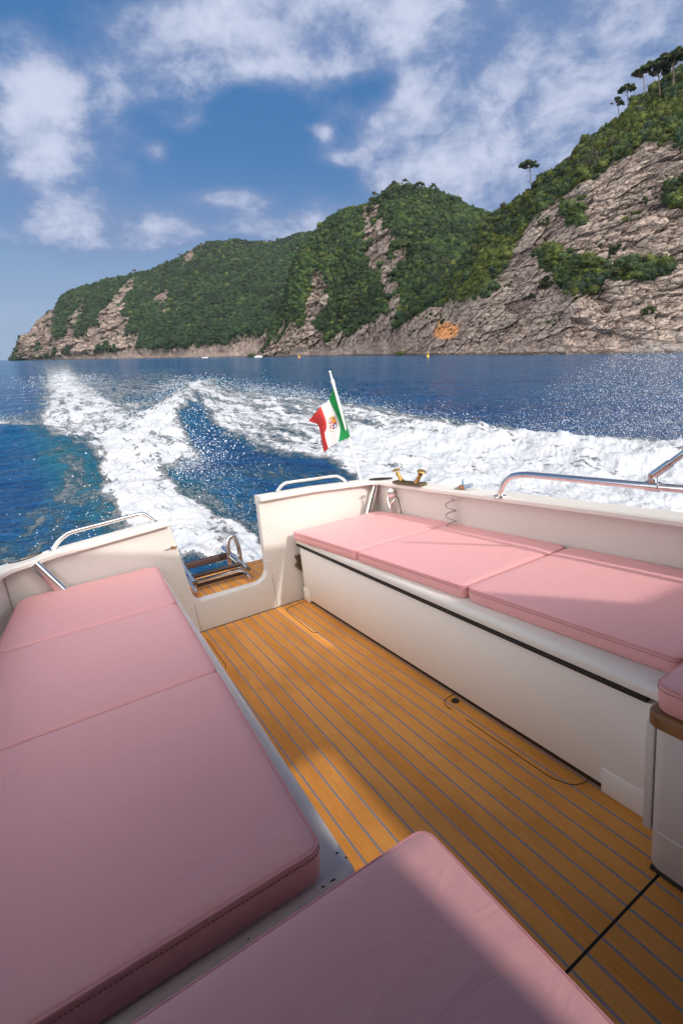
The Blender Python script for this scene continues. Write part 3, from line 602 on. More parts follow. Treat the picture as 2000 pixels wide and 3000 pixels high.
# chrome folding davit bracket in the corner
br = MB().lathe([(.012, 0), (.032, .002), (.033, .030), (.027, .034)], (2.035, 2.80, .684), (-1, -.55, .05), 24).build('shower_mixer', M_STEEL, boat)
MB().lathe([(.026, 0), (.026, .003), (.010, .005)], (2.006, 2.784, .686), (-1, -.55, .05), 24).build('mixer_face', M_STEEL, br)
MB().tube(curve([(2.035, 2.84, .672), (2.02, 2.835, .62), (2.015, 2.81, .575), (2.02, 2.80, .545)], 5), .012, 10).build('mixer_arm', M_STEEL, br)
MB().tube(curve([(2.035, 2.765, .645), (2.012, 2.765, .625), (2.012, 2.79, .60), (2.02, 2.80, .57)], 5), .010, 10).build('handle', M_STEEL, br)
MB().tube(curve([(2.04, 2.765, .655), (2.03, 2.725, .652), (2.028, 2.71, .60), (2.03, 2.70, .54)], 5), .0035, 8).build('hose', M_BLACK, br)

# gate latch
lt = MB().box(.486, .526, YT - .010, YT - .001, .592, .610, .003).build('gate_latch', M_STEEL, boat)
MB().tube([(.452, YT - .006, .594), (.520, YT - .012, .603)], .0035, 8).build('bolt', M_STEEL, lt)
MB().lathe([(.007, 0), (.007, .012), (.004, .015)], (.498, YT - .009, .606), (0, -1, 0), 12).lathe([(.006, 0), (.006, .012), (.004, .015)], (.516, YT - .009, .600), (0, -1, 0), 12).build('knob', M_BRASS, lt)

# side rail on the port gunwale, with the bimini strut clamped to it
rl = [(2.045, 1.815, .768), (2.045, 1.798, .800), (2.046, 1.775, .842), (2.048, 1.73, .878), (2.050, 1.66, .893), (2.053, 1.57, .894), (2.06, 1.25, .889), (2.068, .95, .885), (2.10, .2, .88), (2.14, -1.5, .88)]
sr = MB().tube(curve(rl, 8), .0165, 18).build('side_rail', M_STEEL, boat)
MB().lathe([(.034, -.001), (.033, .004), (.020, .009)], (2.045, 1.815, .762), n=20).build('flange', M_STEEL, sr)
for y in (.2, -1.2): MB().tube([(2.10 + (.2 - y) * .022, y, .755), (2.10 + (.2 - y) * .022, y, .87)], .013, 12).build('stanchion', M_STEEL, sr)
cy = 1.035
cl_ = MB().tube([(2.066, cy - .026, .8855), (2.065, cy + .026, .8865)], .0215, 20).build('rail_clamp', M_STEEL, sr)
MB().prism(rpoly([(cy - .018, .89), (cy + .018, .89), (cy + .014, .945), (cy - .014, .945)], [.002, .002, .012, .012]), 2.056, 2.074, .002, axes=(1, 2, 0)).build('clamp_lug', M_STEEL, cl_)
for z in (.905, .930): MB().lathe([(.0065, 0), (.0065, .003), (.003, .004)], (2.056, cy, z), (-1, 0, 0), 12).build('bolt', M_COPPER, cl_)
sp0 = Vector((2.065, cy - .005, .935)); sd = Vector((.06, -.74, .66)).normalized()
bs = MB().tube([sp0 + sd * .02, sp0 + sd * 1.60], .0125, 16).build('bimini_strut', M_STEEL, boat)
MB().tube([sp0, sp0 + sd * .075], .0165, 16).build('strut_socket', M_STEEL, bs)

# folded swim ladder standing on the platform
ld = empty('swim_ladder', None, boat)
for sx, x0, x1 in (('r', .985, 1.00), ('l', .615, .645)):
    MB().tube([(x0, 3.125, .232), (x0 + .015, 3.40, .245), (x1, 3.80, .262)], .0135, 14).build('side_tube', M_STEEL, ld)
    MB().tube([(x0 + .01, 3.165, .290), (x0 + .02, 3.42, .296), (x1 + .025, 3.83, .302)], .016, 14).build('side_tube', M_STEEL, ld)
    MB().lathe([(.013, 0), (.013, .022), (.010, .025)], (x0 + .01, 3.165, .290), (0, -1, -.05), 14).build('end_cap', M_BRONZE, ld)
    MB().lathe([(.012, 0), (.012, .020), (.009, .023)], (x0, 3.125, .232), (0, -1, -.05), 14).build('end_cap', M_COPPER, ld)
    MB().tube([(x0 + .005, 3.16, .235), (x0 + .008, 3.165, .290)], .006, 10).build('pivot', M_STEEL, ld)
def tread(y, z, x0, x1, ry=.034, rz=.013, m_=M_TREAD):
    return MB().prism(rpoly([(y - ry, z - rz), (y + ry, z - rz), (y + ry, z + rz), (y - ry, z + rz)], .008, 4), x0, x1, axes=(1, 2, 0)).build('tread', m_, ld)
tread(3.60, .290, .655, .995, .022, .024)
tread(3.235, .245, .630, .975, .012, .014)
tr = MB().tube([(.630, 3.275, .298), (.985, 3.285, .298)], .0155, 14).build('tread', M_TREAD, ld)
ex_ = MB().box(.628, .99, 3.215, 3.245, .278, .283, .001).build('rung_plate', M_STEEL, ld)
MB().box(.628, .99, 3.209, 3.214, .262, .284, .001).build('rung_plate', M_STEEL, ld)
for x in (.70, .90): MB().lathe([(.006, 0), (.005, .004), (.001, .006)], (x, 3.209, .274), (0, -1, 0), 12).build('screw', M_COPPER, ld)
MB().tube(curve([(.955, 3.46, .206), (.958, 3.46, .30), (.965, 3.46, .41), (.985, 3.46, .458), (1.010, 3.46, .466), (1.032, 3.46, .440), (1.043, 3.46, .38), (1.044, 3.46, .28), (1.040, 3.46, .206)], 8), .0155, 16).build('grab_hoop', M_STEEL, ld)
MB().lathe([(.005, 0), (.005, .02), (.002, .024)], (1.000, 3.45, .33), (0, -1, 0), 10).build('pin', M_COPPER, ld)

# unseen hardtop, outline shaped to shade the cockpit; walls round it added to darken it
def hardtop():
    z0, z1 = 2.10, 2.14
    bm = bmesh.new()
    hole = [(.97, -1.74), (1.50, -1.74), (1.50, -2.75), (1.08, -2.75)]
    # strips around a roof opening sized to throw the sun patch below
    polys = [[(-1.2, .95), (.04, .95), (.30, .82), (.60, .74), (.97, .60), (.97, -1.74), (1.08, -2.75), (1.08, -3.4), (-1.2, -3.4)],
             [(.97, .60), (1.18, .50), (1.50, .42), (1.50, -1.74), (.97, -1.74)],
             [(1.50, .42), (1.89, .35), (1.89, -1.02), (2.28, -1.62), (2.55, -1.64), (2.55, -3.4), (1.50, -3.4), (1.50, -1.74)],
             [(1.08, -2.75), (1.50, -2.75), (1.50, -3.4), (1.08, -3.4)]]
    mb = MB()
    for p in polys: mb.prism(p, z0, z1)
    return mb.build('hardtop', M_CANVAS, boat, 0)
hardtop()
MB().box(-.75, 2.35, -3.10, -3.05, 0, 2.098).build('shade_bulkhead', M_SHADE, boat)  # unseen wall, added with the side walls to darken the foreground
MB().box(-.86, -.82, -3.04, .55, .70, 2.098).build('shade_side', M_SHADE, boat)
MB().box(2.28, 2.32, -1.748, .10, .76, 1.08).build('shade_wing', M_SHADE, boat)  # low unseen panel added to cut side light
MB().box(2.28, 2.32, -3.04, -1.75, .76, 2.098).build('shade_side', M_SHADE, boat)
MB().box(-.55, .25, -3.04, -1.45, -.02, 1.05).build('shade_box', M_SHADE, boat)  # unseen box added behind the seat to block light

# ------------------------------------------------------------------ cushions (lie loose on the seats)
def cushion(corners, z0, z1, label, group=None, r=.03, seams=True, puff=.005, soft=.011, seed=0, name='seat_cushion'):
    """corners counter-clockwise in the boat's x, y"""
    if abs(z1 - .536) < 1e-6: corners = [(x * .983, y * .983) for x, y in corners]
    outl = rpoly(corners, r, 5)
    # resample the outline
    P = [Vector(p) for p in outl]; L = [0]
    for i in range(len(P)): L.append(L[-1] + (P[(i + 1) % len(P)] - P[i]).length)
    keep = []
    for i in range(len(P)):
        a, b2 = P[i], P[(i + 1) % len(P)]; d = (b2 - a).length; k = max(1, int(d / .03))
        for j in range(k): keep.append(a + (b2 - a) * j / k)
    n = len(keep); c = sum(keep, Vector((0, 0))) / n
    cx, cy_ = c
    org = Matrix.Translation((cx, cy_, z0))
    V = []; F = []
    def inset(d):
        out = []
        for i in range(n):
            t = (keep[(i + 1) % n] - keep[i - 1]).normalized(); nn_ = Vector((-t.y, t.x))
            if (c - keep[i]).dot(nn_) < 0: nn_ = -nn_
            out.append(keep[i] + nn_ * d)
        return out
    rings = [(inset(soft * .8), 0.0), (inset(.002), soft * .6), (inset(-.002), (z1 - z0) * .5), (inset(0), z1 - z0 - soft), (inset(soft * .3), z1 - z0 - soft * .35), (inset(soft), z1 - z0)]
    for pts, z in rings:
        for p in pts: V.append((p.x - cx, p.y - cy_, z))
    base_in = inset(soft * 1.0); H = z1 - z0
    fr = [.93, .84, .72, .58, .42, .24]
    for q, s_ in enumerate(fr):
        for p in base_in:
            x = cx + (p.x - cx) * s_; y = cy_ + (p.y - cy_) * s_
            nz_ = float(vnoise(np.array([x * 5]), np.array([y * 5]), np.array([seed * 3.1]))[0]) * .0022 + float(vnoise(np.array([x * 1.7]), np.array([y * 1.7]), np.array([seed * 1.1 + 5]))[0]) * .003
            V.append((x - cx, y - cy_, H + puff * (1 - s_ ** 4) + nz_ * (1 - s_)))
    V.append((0, 0, H + puff)); m_ = len(rings) + len(fr)
    for i in range(m_ - 1):
        for k in range(n): F.append((i * n + k, i * n + (k + 1) % n, (i + 1) * n + (k + 1) % n, (i + 1) * n + k))
    for k in range(n): F.append(((m_ - 1) * n + k, (m_ - 1) * n + (k + 1) % n, len(V) - 1))
    F.append(tuple(range(n))[::-1])
    root = empty(name, BOAT @ org)
    tag(root, label, 'cushion', group)
    MB().add(V, F).build('cushion_body', M_PINK, root, 0)
    if seams:
        pi = inset(.001); MB().tube([(p.x - cx, p.y - cy_, H - soft * .55) for p in pi], .0034, 6, closed=True).build('piping', M_PIPE, root)
        st_ = MB(); q = inset(-.0022)
        dd = 0
        for i in range(n):
            a, b2 = q[i], q[(i + 1) % n]; d = (b2 - a).length; k = max(1, round(d / .0075))
            for j in range(k):
                s0 = a + (b2 - a) * (j + .15) / k; s1 = a + (b2 - a) * (j + .8) / k
                st_.tube([(s0.x - cx, s0.y - cy_, H - soft - .006), (s1.x - cx, s1.y - cy_, H - soft - .006)], .0011, 4)
        st_.build('stitching', M_STITCH, root)
    return root
ZB0, ZB1 = .470, .536
g_b = 'three cushions of the long port bench'
cushion([(1.303, 3.005), (1.357, 2.276), (2.135, 2.281), (2.045, 3.005)], ZB0, ZB1, 'pink bench cushion nearest the flagstaff, aftmost of the row on the long bench', g_b, [.02, .03, .06, .10], seed=1)
cushion([(1.355, 2.268), (1.402, 1.462), (2.15, 1.47), (2.130, 2.273)], ZB0, ZB1, 'pink bench cushion in the middle of the row of three on the long bench', g_b, [.03, .03, .06, .06], seed=2)
cushion([(1.403, 1.450), (1.436, .625), (2.17, .62), (2.15, 1.458)], ZB0, ZB1, 'pink bench cushion crossed by the shadow edge, nearest the wooden cabinet trim', g_b, [.03, .03, .05, .06], seed=3)
g_s = 'three cushions of the starboard sunpad'
cushion([(-.322, 3.005), (-.375, 2.283), (.350, 2.281), (.385, 3.005)], .440, .518, 'short pink sunpad cushion against the cream transom, farthest of the three from the camera', g_s, [.08, .03, .03, .06], soft=.012, seed=4)
cushion([(-.376, 2.277), (-.44, 1.527), (.319, 1.527), (.348, 2.275)], .440, .518, 'pink sunpad cushion between the short aft one and the large near one', g_s, [.03, .02, .025, .03], soft=.010, seed=5)
cushion([(-.441, 1.521), (-.52, .724), (.288, .724), (.318, 1.521)], .440, .520, 'large pink sunpad cushion nearest the camera with a stitched front edge', g_s, [.02, .03, .028, .02], soft=.010, seed=6)
cushion([(-.50, .640), (-.50, -.50), (.476, -.50), (.476, .640)], .443, .520, 'pink seat cushion in the bottom foreground, half in shadow with a rounded corner', None, [.03, .04, .04, .03], soft=.008, seed=7)
cushion([(1.182, .572), (1.182, -.85), (2.02, -.85), (2.02, .572)], .499, .578, 'dark pink cushion at the right edge on the wooden cabinet top', None, [.035, .03, .03, .03], soft=.010, seed=8)

# ------------------------------------------------------------------ ensign
def flag():
    N = np.array(FLAG_NET)  # rows top to foot, columns hoist to fly
    def interp(u, v):
        # bicubic-ish: Catmull-Rom in both directions
        def cr(P, t):
            n = len(P) - 1; s = min(int(t * n), n - 1); f = t * n - s
            p0 = P[max(s - 1, 0)]; p1 = P[s]; p2 = P[s + 1]; p3 = P[min(s + 2, n)]
            return .5 * (2 * p1 + (p2 - p0) * f + (2 * p0 - 5 * p1 + 4 * p2 - p3) * f * f + (3 * p1 - p0 - 3 * p2 + p3) * f ** 3)
        rows = [cr(r, u) for r in N]; return cr(rows, v)
    nu, nv = 120, 100
    V = []; C = []
    for j in range(nv):
        for i in range(nu):
            u = i / (nu - 1); v = j / (nv - 1); p = interp(u, v)
            p = p + np.array([0, .006 * math.sin(u * 22 + v * 7) * u, 0.002 * math.sin(v * 30) * u])
            V.append(p)
            c = (.01, .27, .065) if u < 1 / 3 else ((.78, .77, .76) if u < 2 / 3 else (.62, .05, .045))
            # quartered naval arms in the white stripe
            x = (u - .49) / .085; y = (v - .50) / .17
            if abs(x) < 1 and -1 < y < (1 - .35 * x * x):
                if abs(x) > .92 or y < -.93: c = (.35, .2, .05)
                elif y < 0 and x < 0: c = (.55, .09, .03) if not (abs(x + .45) < .26 and abs(y + .5) < .28) else (.75, .42, .05)
                elif y < 0: c = (.80, .79, .77) if not (abs(x - .46) < .1 or abs(y + .47) < .1) else (.6, .04, .04)
                elif x < 0: c = (.03, .05, .2) if not ((abs(x + .46) < .09 or abs(y - .45) < .09) and abs(x + .46) < .35 and abs(y - .45) < .35) else (.8, .8, .82)
                else: c = (.6, .05, .04) if not (abs(x - .45) < .09 or abs(y - .42) < .09) else (.8, .78, .76)
            elif abs(x) < .7 and -1.32 < y < -1: c = (.62, .42, .08) if (int((x + .7) * 7) % 2 == 0 or y > -1.15) else c
            elif abs((x * x * .6 + (y * .75) ** 2) - 1.15) < .07 and y > -.9: c = (.45, .3, .12)
            if u > .992 or v > .99: c = (c[0] * .6, c[1] * .6, c[2] * .6)
            C.append(c)
    F = [(j * nu + i, j * nu + i + 1, (j + 1) * nu + i + 1, (j + 1) * nu + i) for j in range(nv - 1) for i in range(nu - 1)]
    V = np.array(V); org = V[0].copy()
    me = mesh_np('ensign', V - org, F); addcol(me, 'Col', np.array(C))
    m, t, b = mat('flag_cloth'); c = t.attr('Col', 0); co = objco(t)
    wv = t.noise(t.mapping(co, (1, 1, 1)), 900, 2, .5)
    t.put(b.inputs['Base Color'], c); b.inputs['Roughness'].default_value = .8
    tr_ = t.node('ShaderNodeBsdfTranslucent', ins={0: c}); mx = t.node('ShaderNodeMixShader', ins={0: .38, 1: b.outputs[0], 2: tr_.outputs[0]})
    out = [n for n in t.n if n.type == 'OUTPUT_MATERIAL'][0]; t.l.new(mx.outputs[0], out.inputs[0]); bump(t, b, wv, .2, .002)
    o = link('ensign', me, m); o.matrix_world = BOAT @ Matrix.Translation(org.tolist())
    tag(o, 'green, white and red ensign with quartered arms flying from the white staff', 'flag')
flag()

# ================================================================== SEA
def sea():
    # one sheet: rings round the boat, dense over the wake and out to the horizon
    az = np.concatenate([np.radians(np.linspace(-180, -56, 40, endpoint=False)), np.radians(np.linspace(-56, 56, 1000)), np.radians(np.linspace(56, 180, 41))[1:]])
    inv = np.concatenate([np.linspace(1 / 1.6, 1 / 60., 640, endpoint=False), np.geomspace(1 / 60., 1 / 4600., 80)])
    r = 1 / inv
    Rr, Az = np.meshgrid(r, az, indexing='ij')
    X = Rr * np.sin(Az); Y = Rr * np.cos(Az); nr, na = X.shape
    front = Y > .5
    Ys = np.where(front, Y, .5)
    a = X / Ys; nn_ = 1 / Ys
    px = a * 1406; py = nn_ * 3093 * .93
    def pmap(lst):
        out = np.zeros(X.shape)
        idx = front & (np.abs(a) < 1.6)
        qx = px[idx]; qy = py[idx]
        wob = 26 * fbm(qx / 60, qy / 34, 0 * qx, 3, 4) 
        wob2 = 20 * fbm(qx / 50, qy / 28, 0 * qx + 9, 5, 4)
        val = np.zeros(qx.shape)
        for s, soft, poly in lst:
            P = [(p[0] * 1406, p[1] * 3093 * .93) for p in poly]
            k = np.clip(qy / 400, .25, 1)
            d = sdist(qx + wob * k, qy + wob2 * .8 * k, P)
            val = np.maximum(val, s * sstep(d, -soft * 1.1, soft * 1.0))
        out[idx] = val
        return out
    foam = pmap(FOAM); teal = pmap(TEAL)
    Z = np.zeros(X.shape)
    # wind chop
    ang = .5; cx = X * math.cos(ang) + Y * math.sin(ang); cy = -X * math.sin(ang) + Y * math.cos(ang)
    fade = 1 / (1 + (Rr / 90.) ** 2)
    Z += .075 * fbm(cx * .35, cy * .8, 0 * cx, 11, 4) * fade ** .5
    Z += .035 * fbm(cx * 1.4, cy * 3.2, 0 * cx, 21, 4, .6, True) * fade
    Z += .5 * fbm(cx * .012, cy * .03, 0 * cx, 31, 3) * sstep(Rr, 60, 300) * .4
    # wake waves
    H = np.zeros(X.shape)
    near = (Rr < 70) & front
    xs = X[near]; ys = Y[near]; hh = np.zeros(xs.shape)
    for wd, pts in WAVES:
        best = np.full(xs.shape, 1e9); bh = np.zeros(xs.shape)
        for (x0, y0, h0), (x1, y1, h1) in zip(pts[:-1], pts[1:]):
            ex, ey = x1 - x0, y1 - y0; t = np.clip(((xs - x0) * ex + (ys - y0) * ey) / (ex * ex + ey * ey), 0, 1)
            d = np.hypot(xs - x0 - ex * t, ys - y0 - ey * t); h = h0 + (h1 - h0) * t
            m = d < best; best = np.where(m, d, best); bh = np.where(m, h, bh)
        w_ = wd * (1 + .02 * ys)
        hh = np.maximum(hh, bh * np.exp(-(best / w_) ** 1.6))
    H[near] = hh
    rough = fbm(X * 1.6, Y * 1.6, 0 * X, 41, 5, .62); rough2 = fbm(X * 6, Y * 6, 0 * X, 51, 4, .65)
    Z += H * (1 + .35 * rough) + np.clip(foam, 0, 1) ** 1.5 * (.10 * rough + .035 * rough2 + .03) * np.clip(Rr / 6, .4, 1.6)
    far = Rr > 400; Z[far] = 0
    V = np.stack([X, Y, Z], -1).reshape(-1, 3)
    i = np.arange(nr - 1)[:, None] * na; j = np.arange(na - 1)[None, :]
    F = np.stack([i + j, i + j + 1, i + na + j + 1, i + na + j], -1).reshape(-1, 4)[:, ::-1]
    me = mesh_np('sea', V, F); addf(me, 'foam', foam.ravel()); addf(me, 'teal', teal.ravel())
    m, t, b = mat('sea_water'); co = objco(t)
    fo = t.attr('foam'); te = t.attr('teal')
    wk = t.mapping(t.mapping(co, (1, 1, 1), (0, 0, -R(31))), (1.5, .42, 1)); n1 = t.noise(wk, 1.25, 9, .68, .7); n2 = t.noise(t.mapping(co, (1, 1, 1)), 7, 7, .7, .3); n0 = t.noise(wk, .32, 4, .6, .5)
    vr = t.node('ShaderNodeTexVoronoi', feature='DISTANCE_TO_EDGE'); 
    wp = t.noise(co, 2.2, 4, .6, out=1); cow = t.node('ShaderNodeVectorMath', operation='MULTIPLY_ADD', ins={0: wp, 1: (.5, .5, .2), 2: co}).outputs[0]
    t.put(vr.inputs['Vector'], cow); vr.inputs['Scale'].default_value = 3.4
    lace = t.ramp(vr.outputs['Distance'], .0, .14, 1, 0)
    f = t.math('ADD', fo, t.math('MULTIPLY', t.math('SUBTRACT', n1, .5), 2.7))
    f = t.math('ADD', f, t.math('MULTIPLY', t.math('SUBTRACT', n2, .5), 1.5))
    f = t.math('ADD', f, t.math('MULTIPLY', t.math('SUBTRACT', n0, .5), 1.0))
    f = t.math('ADD', f, t.math('MULTIPLY', t.math('MULTIPLY', lace, fo), .30))
    gate_ = t.ramp(fo, .02, .18)
    fm = t.math('POWER', t.math('MULTIPLY', t.ramp(f, .34, 1.0), gate_), .80)
    deep = (.002, .045, .150); mid = (.003, .092, .205)
    pat = t.noise(t.mapping(co, (.004, .03, 1), (0, 0, .2)), 1.0, 4, .6)
    wc = t.mix(t.ramp(pat, .35, .65), deep, mid)
    thin = t.ramp(f, -.05, .75)
    wc = t.mix(t.math('MULTIPLY', te, t.ramp(n1, .2, .7, .45, 1.0)), wc, (.006, .095, .14))
    wc = t.mix(t.math('MULTIPLY', t.math('MULTIPLY', thin, gate_), .55), wc, (.06, .22, .29))
    fc = t.mix(t.ramp(t.noise(wk, 3.2, 8, .72, .5), .32, .62), (.44, .485, .545), (.545, .56, .585))
    t.put(b.inputs['Base Color'], t.mix(fm, wc, fc))
    t.put(b.inputs['Roughness'], t.math('ADD', t.math('MULTIPLY', fm, .6), .10)); b.inputs['IOR'].default_value = 1.333
    t.put(b.inputs['Specular IOR Level'], t.ramp(fm, 0, 1, .32, .1))
    cam_ = t.node('ShaderNodeCameraData')
    wv1 = t.noise(t.mapping(co, (1.2, 3.0, 1), (0, 0, .25)), .9, 7, .62, .4)
    wv2 = t.noise(t.mapping(co, (.25, .7, 1), (0, 0, .1)), .35, 6, .6, .3)
    wv3 = t.noise(t.mapping(co, (1.0, 2.2, 1), (0, 0, -.3)), 7.0, 5, .6)
    wv4 = t.noise(t.mapping(co, (.55, 1.5, 1), (0, 0, .35)), 1.1, 5, .6, .3)
    hgt = t.math('ADD', t.math('MULTIPLY', wv4, .75), t.math('ADD', t.math('ADD', t.math('MULTIPLY', wv1, .38), t.math('MULTIPLY', wv2, 1.9)), t.math('MULTIPLY', wv3, .05)))
    hgt = t.math('ADD', hgt, t.math('MULTIPLY', t.math('ADD', t.math('MULTIPLY', n2, .035), t.math('MULTIPLY', fm, .02)), t.ramp(fo, .05, .5)))
    calm = t.math('SUBTRACT', 1.0, t.math('MULTIPLY', fm, .92)); hgt = t.math('MULTIPLY', hgt, calm)
    billow = t.noise(t.mapping(co, (1, .8, 1), (0, 0, .4)), 2.6, 8, .62, .4)
    hgt = t.math('ADD', hgt, t.math('MULTIPLY', t.math('MULTIPLY', billow, fm), .11))
    bump(t, b, hgt, .85, 1.0)
    o = link('sea', me, m); tag(o, 'deep blue sea with a white foaming wake curving behind the boat', kind='structure')
    return V, Z
sea()

# ================================================================== SHORE
class Sheet:
    """a stretch of coast: crest bearing/height, shoreline and ridge distances"""
    def __init__(s, name, crest, d0, d1, na, ns, rocks, vegs, prof, relief, seed, lift=3.0, label=''):
        s.seed = seed
        c = np.array(crest); a = np.linspace(c[0, 0], c[-1, 0], na); S = np.linspace(0, 1.35, ns)
        A, SS = np.meshgrid(a, S, indexing='ij')
        D0 = np.interp(A, *zip(*d0)); D1 = np.interp(A, *zip(*d1)); D1 = np.maximum(D1, D0 + 12)
        e = np.interp(A, c[:, 0], c[:, 1])
        zc = CAM_H + e * D1 - lift
        zc = np.maximum(zc, .3)
        sc = np.minimum(SS, 1)
        p = np.interp(sc, *zip(*prof))
        Y = D0 + (D1 - D0) * SS
        Z = zc * p - 2.0 * (1 - sstep(sc, 0, .03))
        Z = np.where(SS > 1, zc * (1 - .9 * (SS - 1) ** 1.2), Z)
        X = A * (D0 + (D1 - D0) * sc) + (Y - (D0 + (D1 - D0) * sc)) * A * .6
        env = sstep(sc, .0, .06) * (1 - sstep(SS, .9, 1.0)); 
        k = relief
        wx = X + 20 * fbm(X / (60 * k), Y / (60 * k), Z / (60 * k), seed, 3)
        spur = fbm(wx / (70 * k), Z / (260 * k), 0 * X, seed + 1, 4, .55, True)
        mid = fbm(wx / (16 * k), Y / (16 * k), Z / (22 * k), seed + 2, 5, .58, True)
        # bearing/elevation of the undisplaced surface, to lay out rock and scrub
        ea = (Z - CAM_H) / Y
        rk = np.full(X.shape, -1.0)
        nz = fbm(X / (22 * k), Y / (22 * k), Z / (22 * k), seed + 5, 5, .6); vs = fbm(wx / (13 * k), Y / (50 * k), Z / (48 * k), seed + 6, 4, .6); KS = {100: 85, 200: 48, 300: 30}[seed]; KD = {100: 14, 200: 4, 300: 0}[seed]
        for poly in rocks:
            P = [(q[0] * 1406, q[1] * 1406) for q in poly]
            d = sdist(A * 1406 + 22 * nz, ea * 1406 + 16 * nz, P); rk = np.maximum(rk, sstep(d + KS * vs - KD, -14, 10) * 2 - 1)
        if seed in (100, 200):      # pinnacles and gullies: rock shows through the scrub on the lower flanks
            m_ = sstep(vs + .55 * nz - (ea / (.16 if seed == 100 else .24)) * .55 - (.27 if seed == 100 else .50) - (.5 * sstep(A, -.36, -.2) if seed == 100 else 0), -.04, .06) * 2 - 1
            rk = np.maximum(rk, m_); rk = np.maximum(rk, (1 - sstep(sc + .05 * nz + .04 * vs, .012, .045)) * 2 - 1)
            g_ = sstep(fbm(X / (12 * k), Y / (12 * k), Z / (20 * k), seed + 15, 4, .6), .16, .26) * sstep(sc, .12, .25); rk = np.minimum(rk, 1 - 2 * g_)
        for poly in vegs:
            P = [(q[0] * 1406, q[1] * 1406) for q in poly]
            d = sdist(A * 1406 + 10 * nz, ea * 1406 + 8 * nz, P); rk = np.where(d > -2, -1.0, rk)
        s.rock = rk
        Y = Y - env * k * (9 * spur + 3.0 * mid)
        rm = np.clip(rk * .5 + .5, 0, 1)
        # tilted beds and blocks in the bare rock
        bed = (Z * 1.0 - X * .06 + 5 * nz) / (5.2 * k)
        fb = bed - np.floor(bed); ledge = sstep(fb, .0, .75) - fb
        d1c, d2c, idc = cells(X / (5.0 * k), Z / (3.4 * k), Y / (6 * k), seed + 7)
        blk = (idc - .5) * 1.0 - 1.1 * (1 - sstep(d2c - d1c, 0, .16))
        d1s, d2s, ids = cells(X / (1.9 * k), Z / (1.3 * k), Y / (2.4 * k), seed + 9)
        blk2 = (ids - .5) * .5 - .55 * (1 - sstep(d2s - d1s, 0, .2))
        rn = fbm(X / (3 * k), Y / (3 * k), Z / (3 * k), seed + 8, 4, .6)
        low = 1 - sstep(Z, 3 * k, 16 * k)                       # boulders by the water
        d1b, d2b, idb = cells(X / (15 * k) + nz * .5, Z / (9.5 * k), Y / (20 * k), seed + 11)
        big = (idb - .5) * 7.0 - 3.8 * (1 - sstep(d2b - d1b, 0, .07))
        bstr = .6 + .8 * sstep(fbm(X / (35 * k), Y / (35 * k), Z / (35 * k), seed + 12, 2), -.1, .4)
        jn = fbm(X / (8 * k), Y / (8 * k), Z / (34 * k), seed + 13, 3); joint = 1 - sstep(np.abs(jn), 0, .06)
        Y = Y - env * rm * k * (-1.7 * joint + big + 2.6 * bstr * ledge + (1.6 + 1.2 * low) * blk + blk2 * 1.5 + 1.0 * rn)
        Z = Z + env * rm * k * (.5 * blk + .3 * rn) * (1 - .5 * low)
        s.A, s.S, s.X, s.Y, s.Z = A, SS, X, Y, Z; s.ea = (Z - CAM_H) / Y; s.aa = X / Y
        s.crack = np.clip(1 - sstep(d2c - d1c, 0, .12), 0, 1); s.tone = idc
        V = np.stack([X, Y, Z], -1).reshape(-1, 3)
        i = np.arange(na - 1)[:, None] * ns; j = np.arange(ns - 1)[None, :]
        F = np.stack([i + j, i + ns + j, i + ns + j + 1, i + j + 1], -1).reshape(-1, 4)
        me = mesh_np(name, V, F)
        addf(me, 'rock', rm.ravel()); addf(me, 'tone', ((idc * .35 + ids * .2 + idb * .45) * {100: .62, 200: .8, 300: 1.0}[seed]).ravel())
        od = sdist(s.aa * 1406 + 8 * rn, s.ea * 1406 + 8 * rn, [(q[0] * 1406, q[1] * 1406) for q in ORANGE])
        addf(me, 'ochre', (sstep(od, -4, 8) * (seed == 300)).ravel())
        o = link(name, me, M_ROCK); tag(o, label, kind='structure'); s.o = o
        # normals
        gx = np.gradient(np.stack([X, Y, Z], -1), axis=0); gs = np.gradient(np.stack([X, Y, Z], -1), axis=1)
        nrm = np.cross(gx, gs); nrm /= np.linalg.norm(nrm, axis=-1, keepdims=True) + 1e-9; s.N = nrm
    def at(s, a, e):
        d = (s.aa - a) ** 2 + (s.ea - e) ** 2 + (s.S > 1) * 9; i = np.unravel_index(np.argmin(d), d.shape)
        return Vector((float(s.X[i]), float(s.Y[i]), float(s.Z[i])))

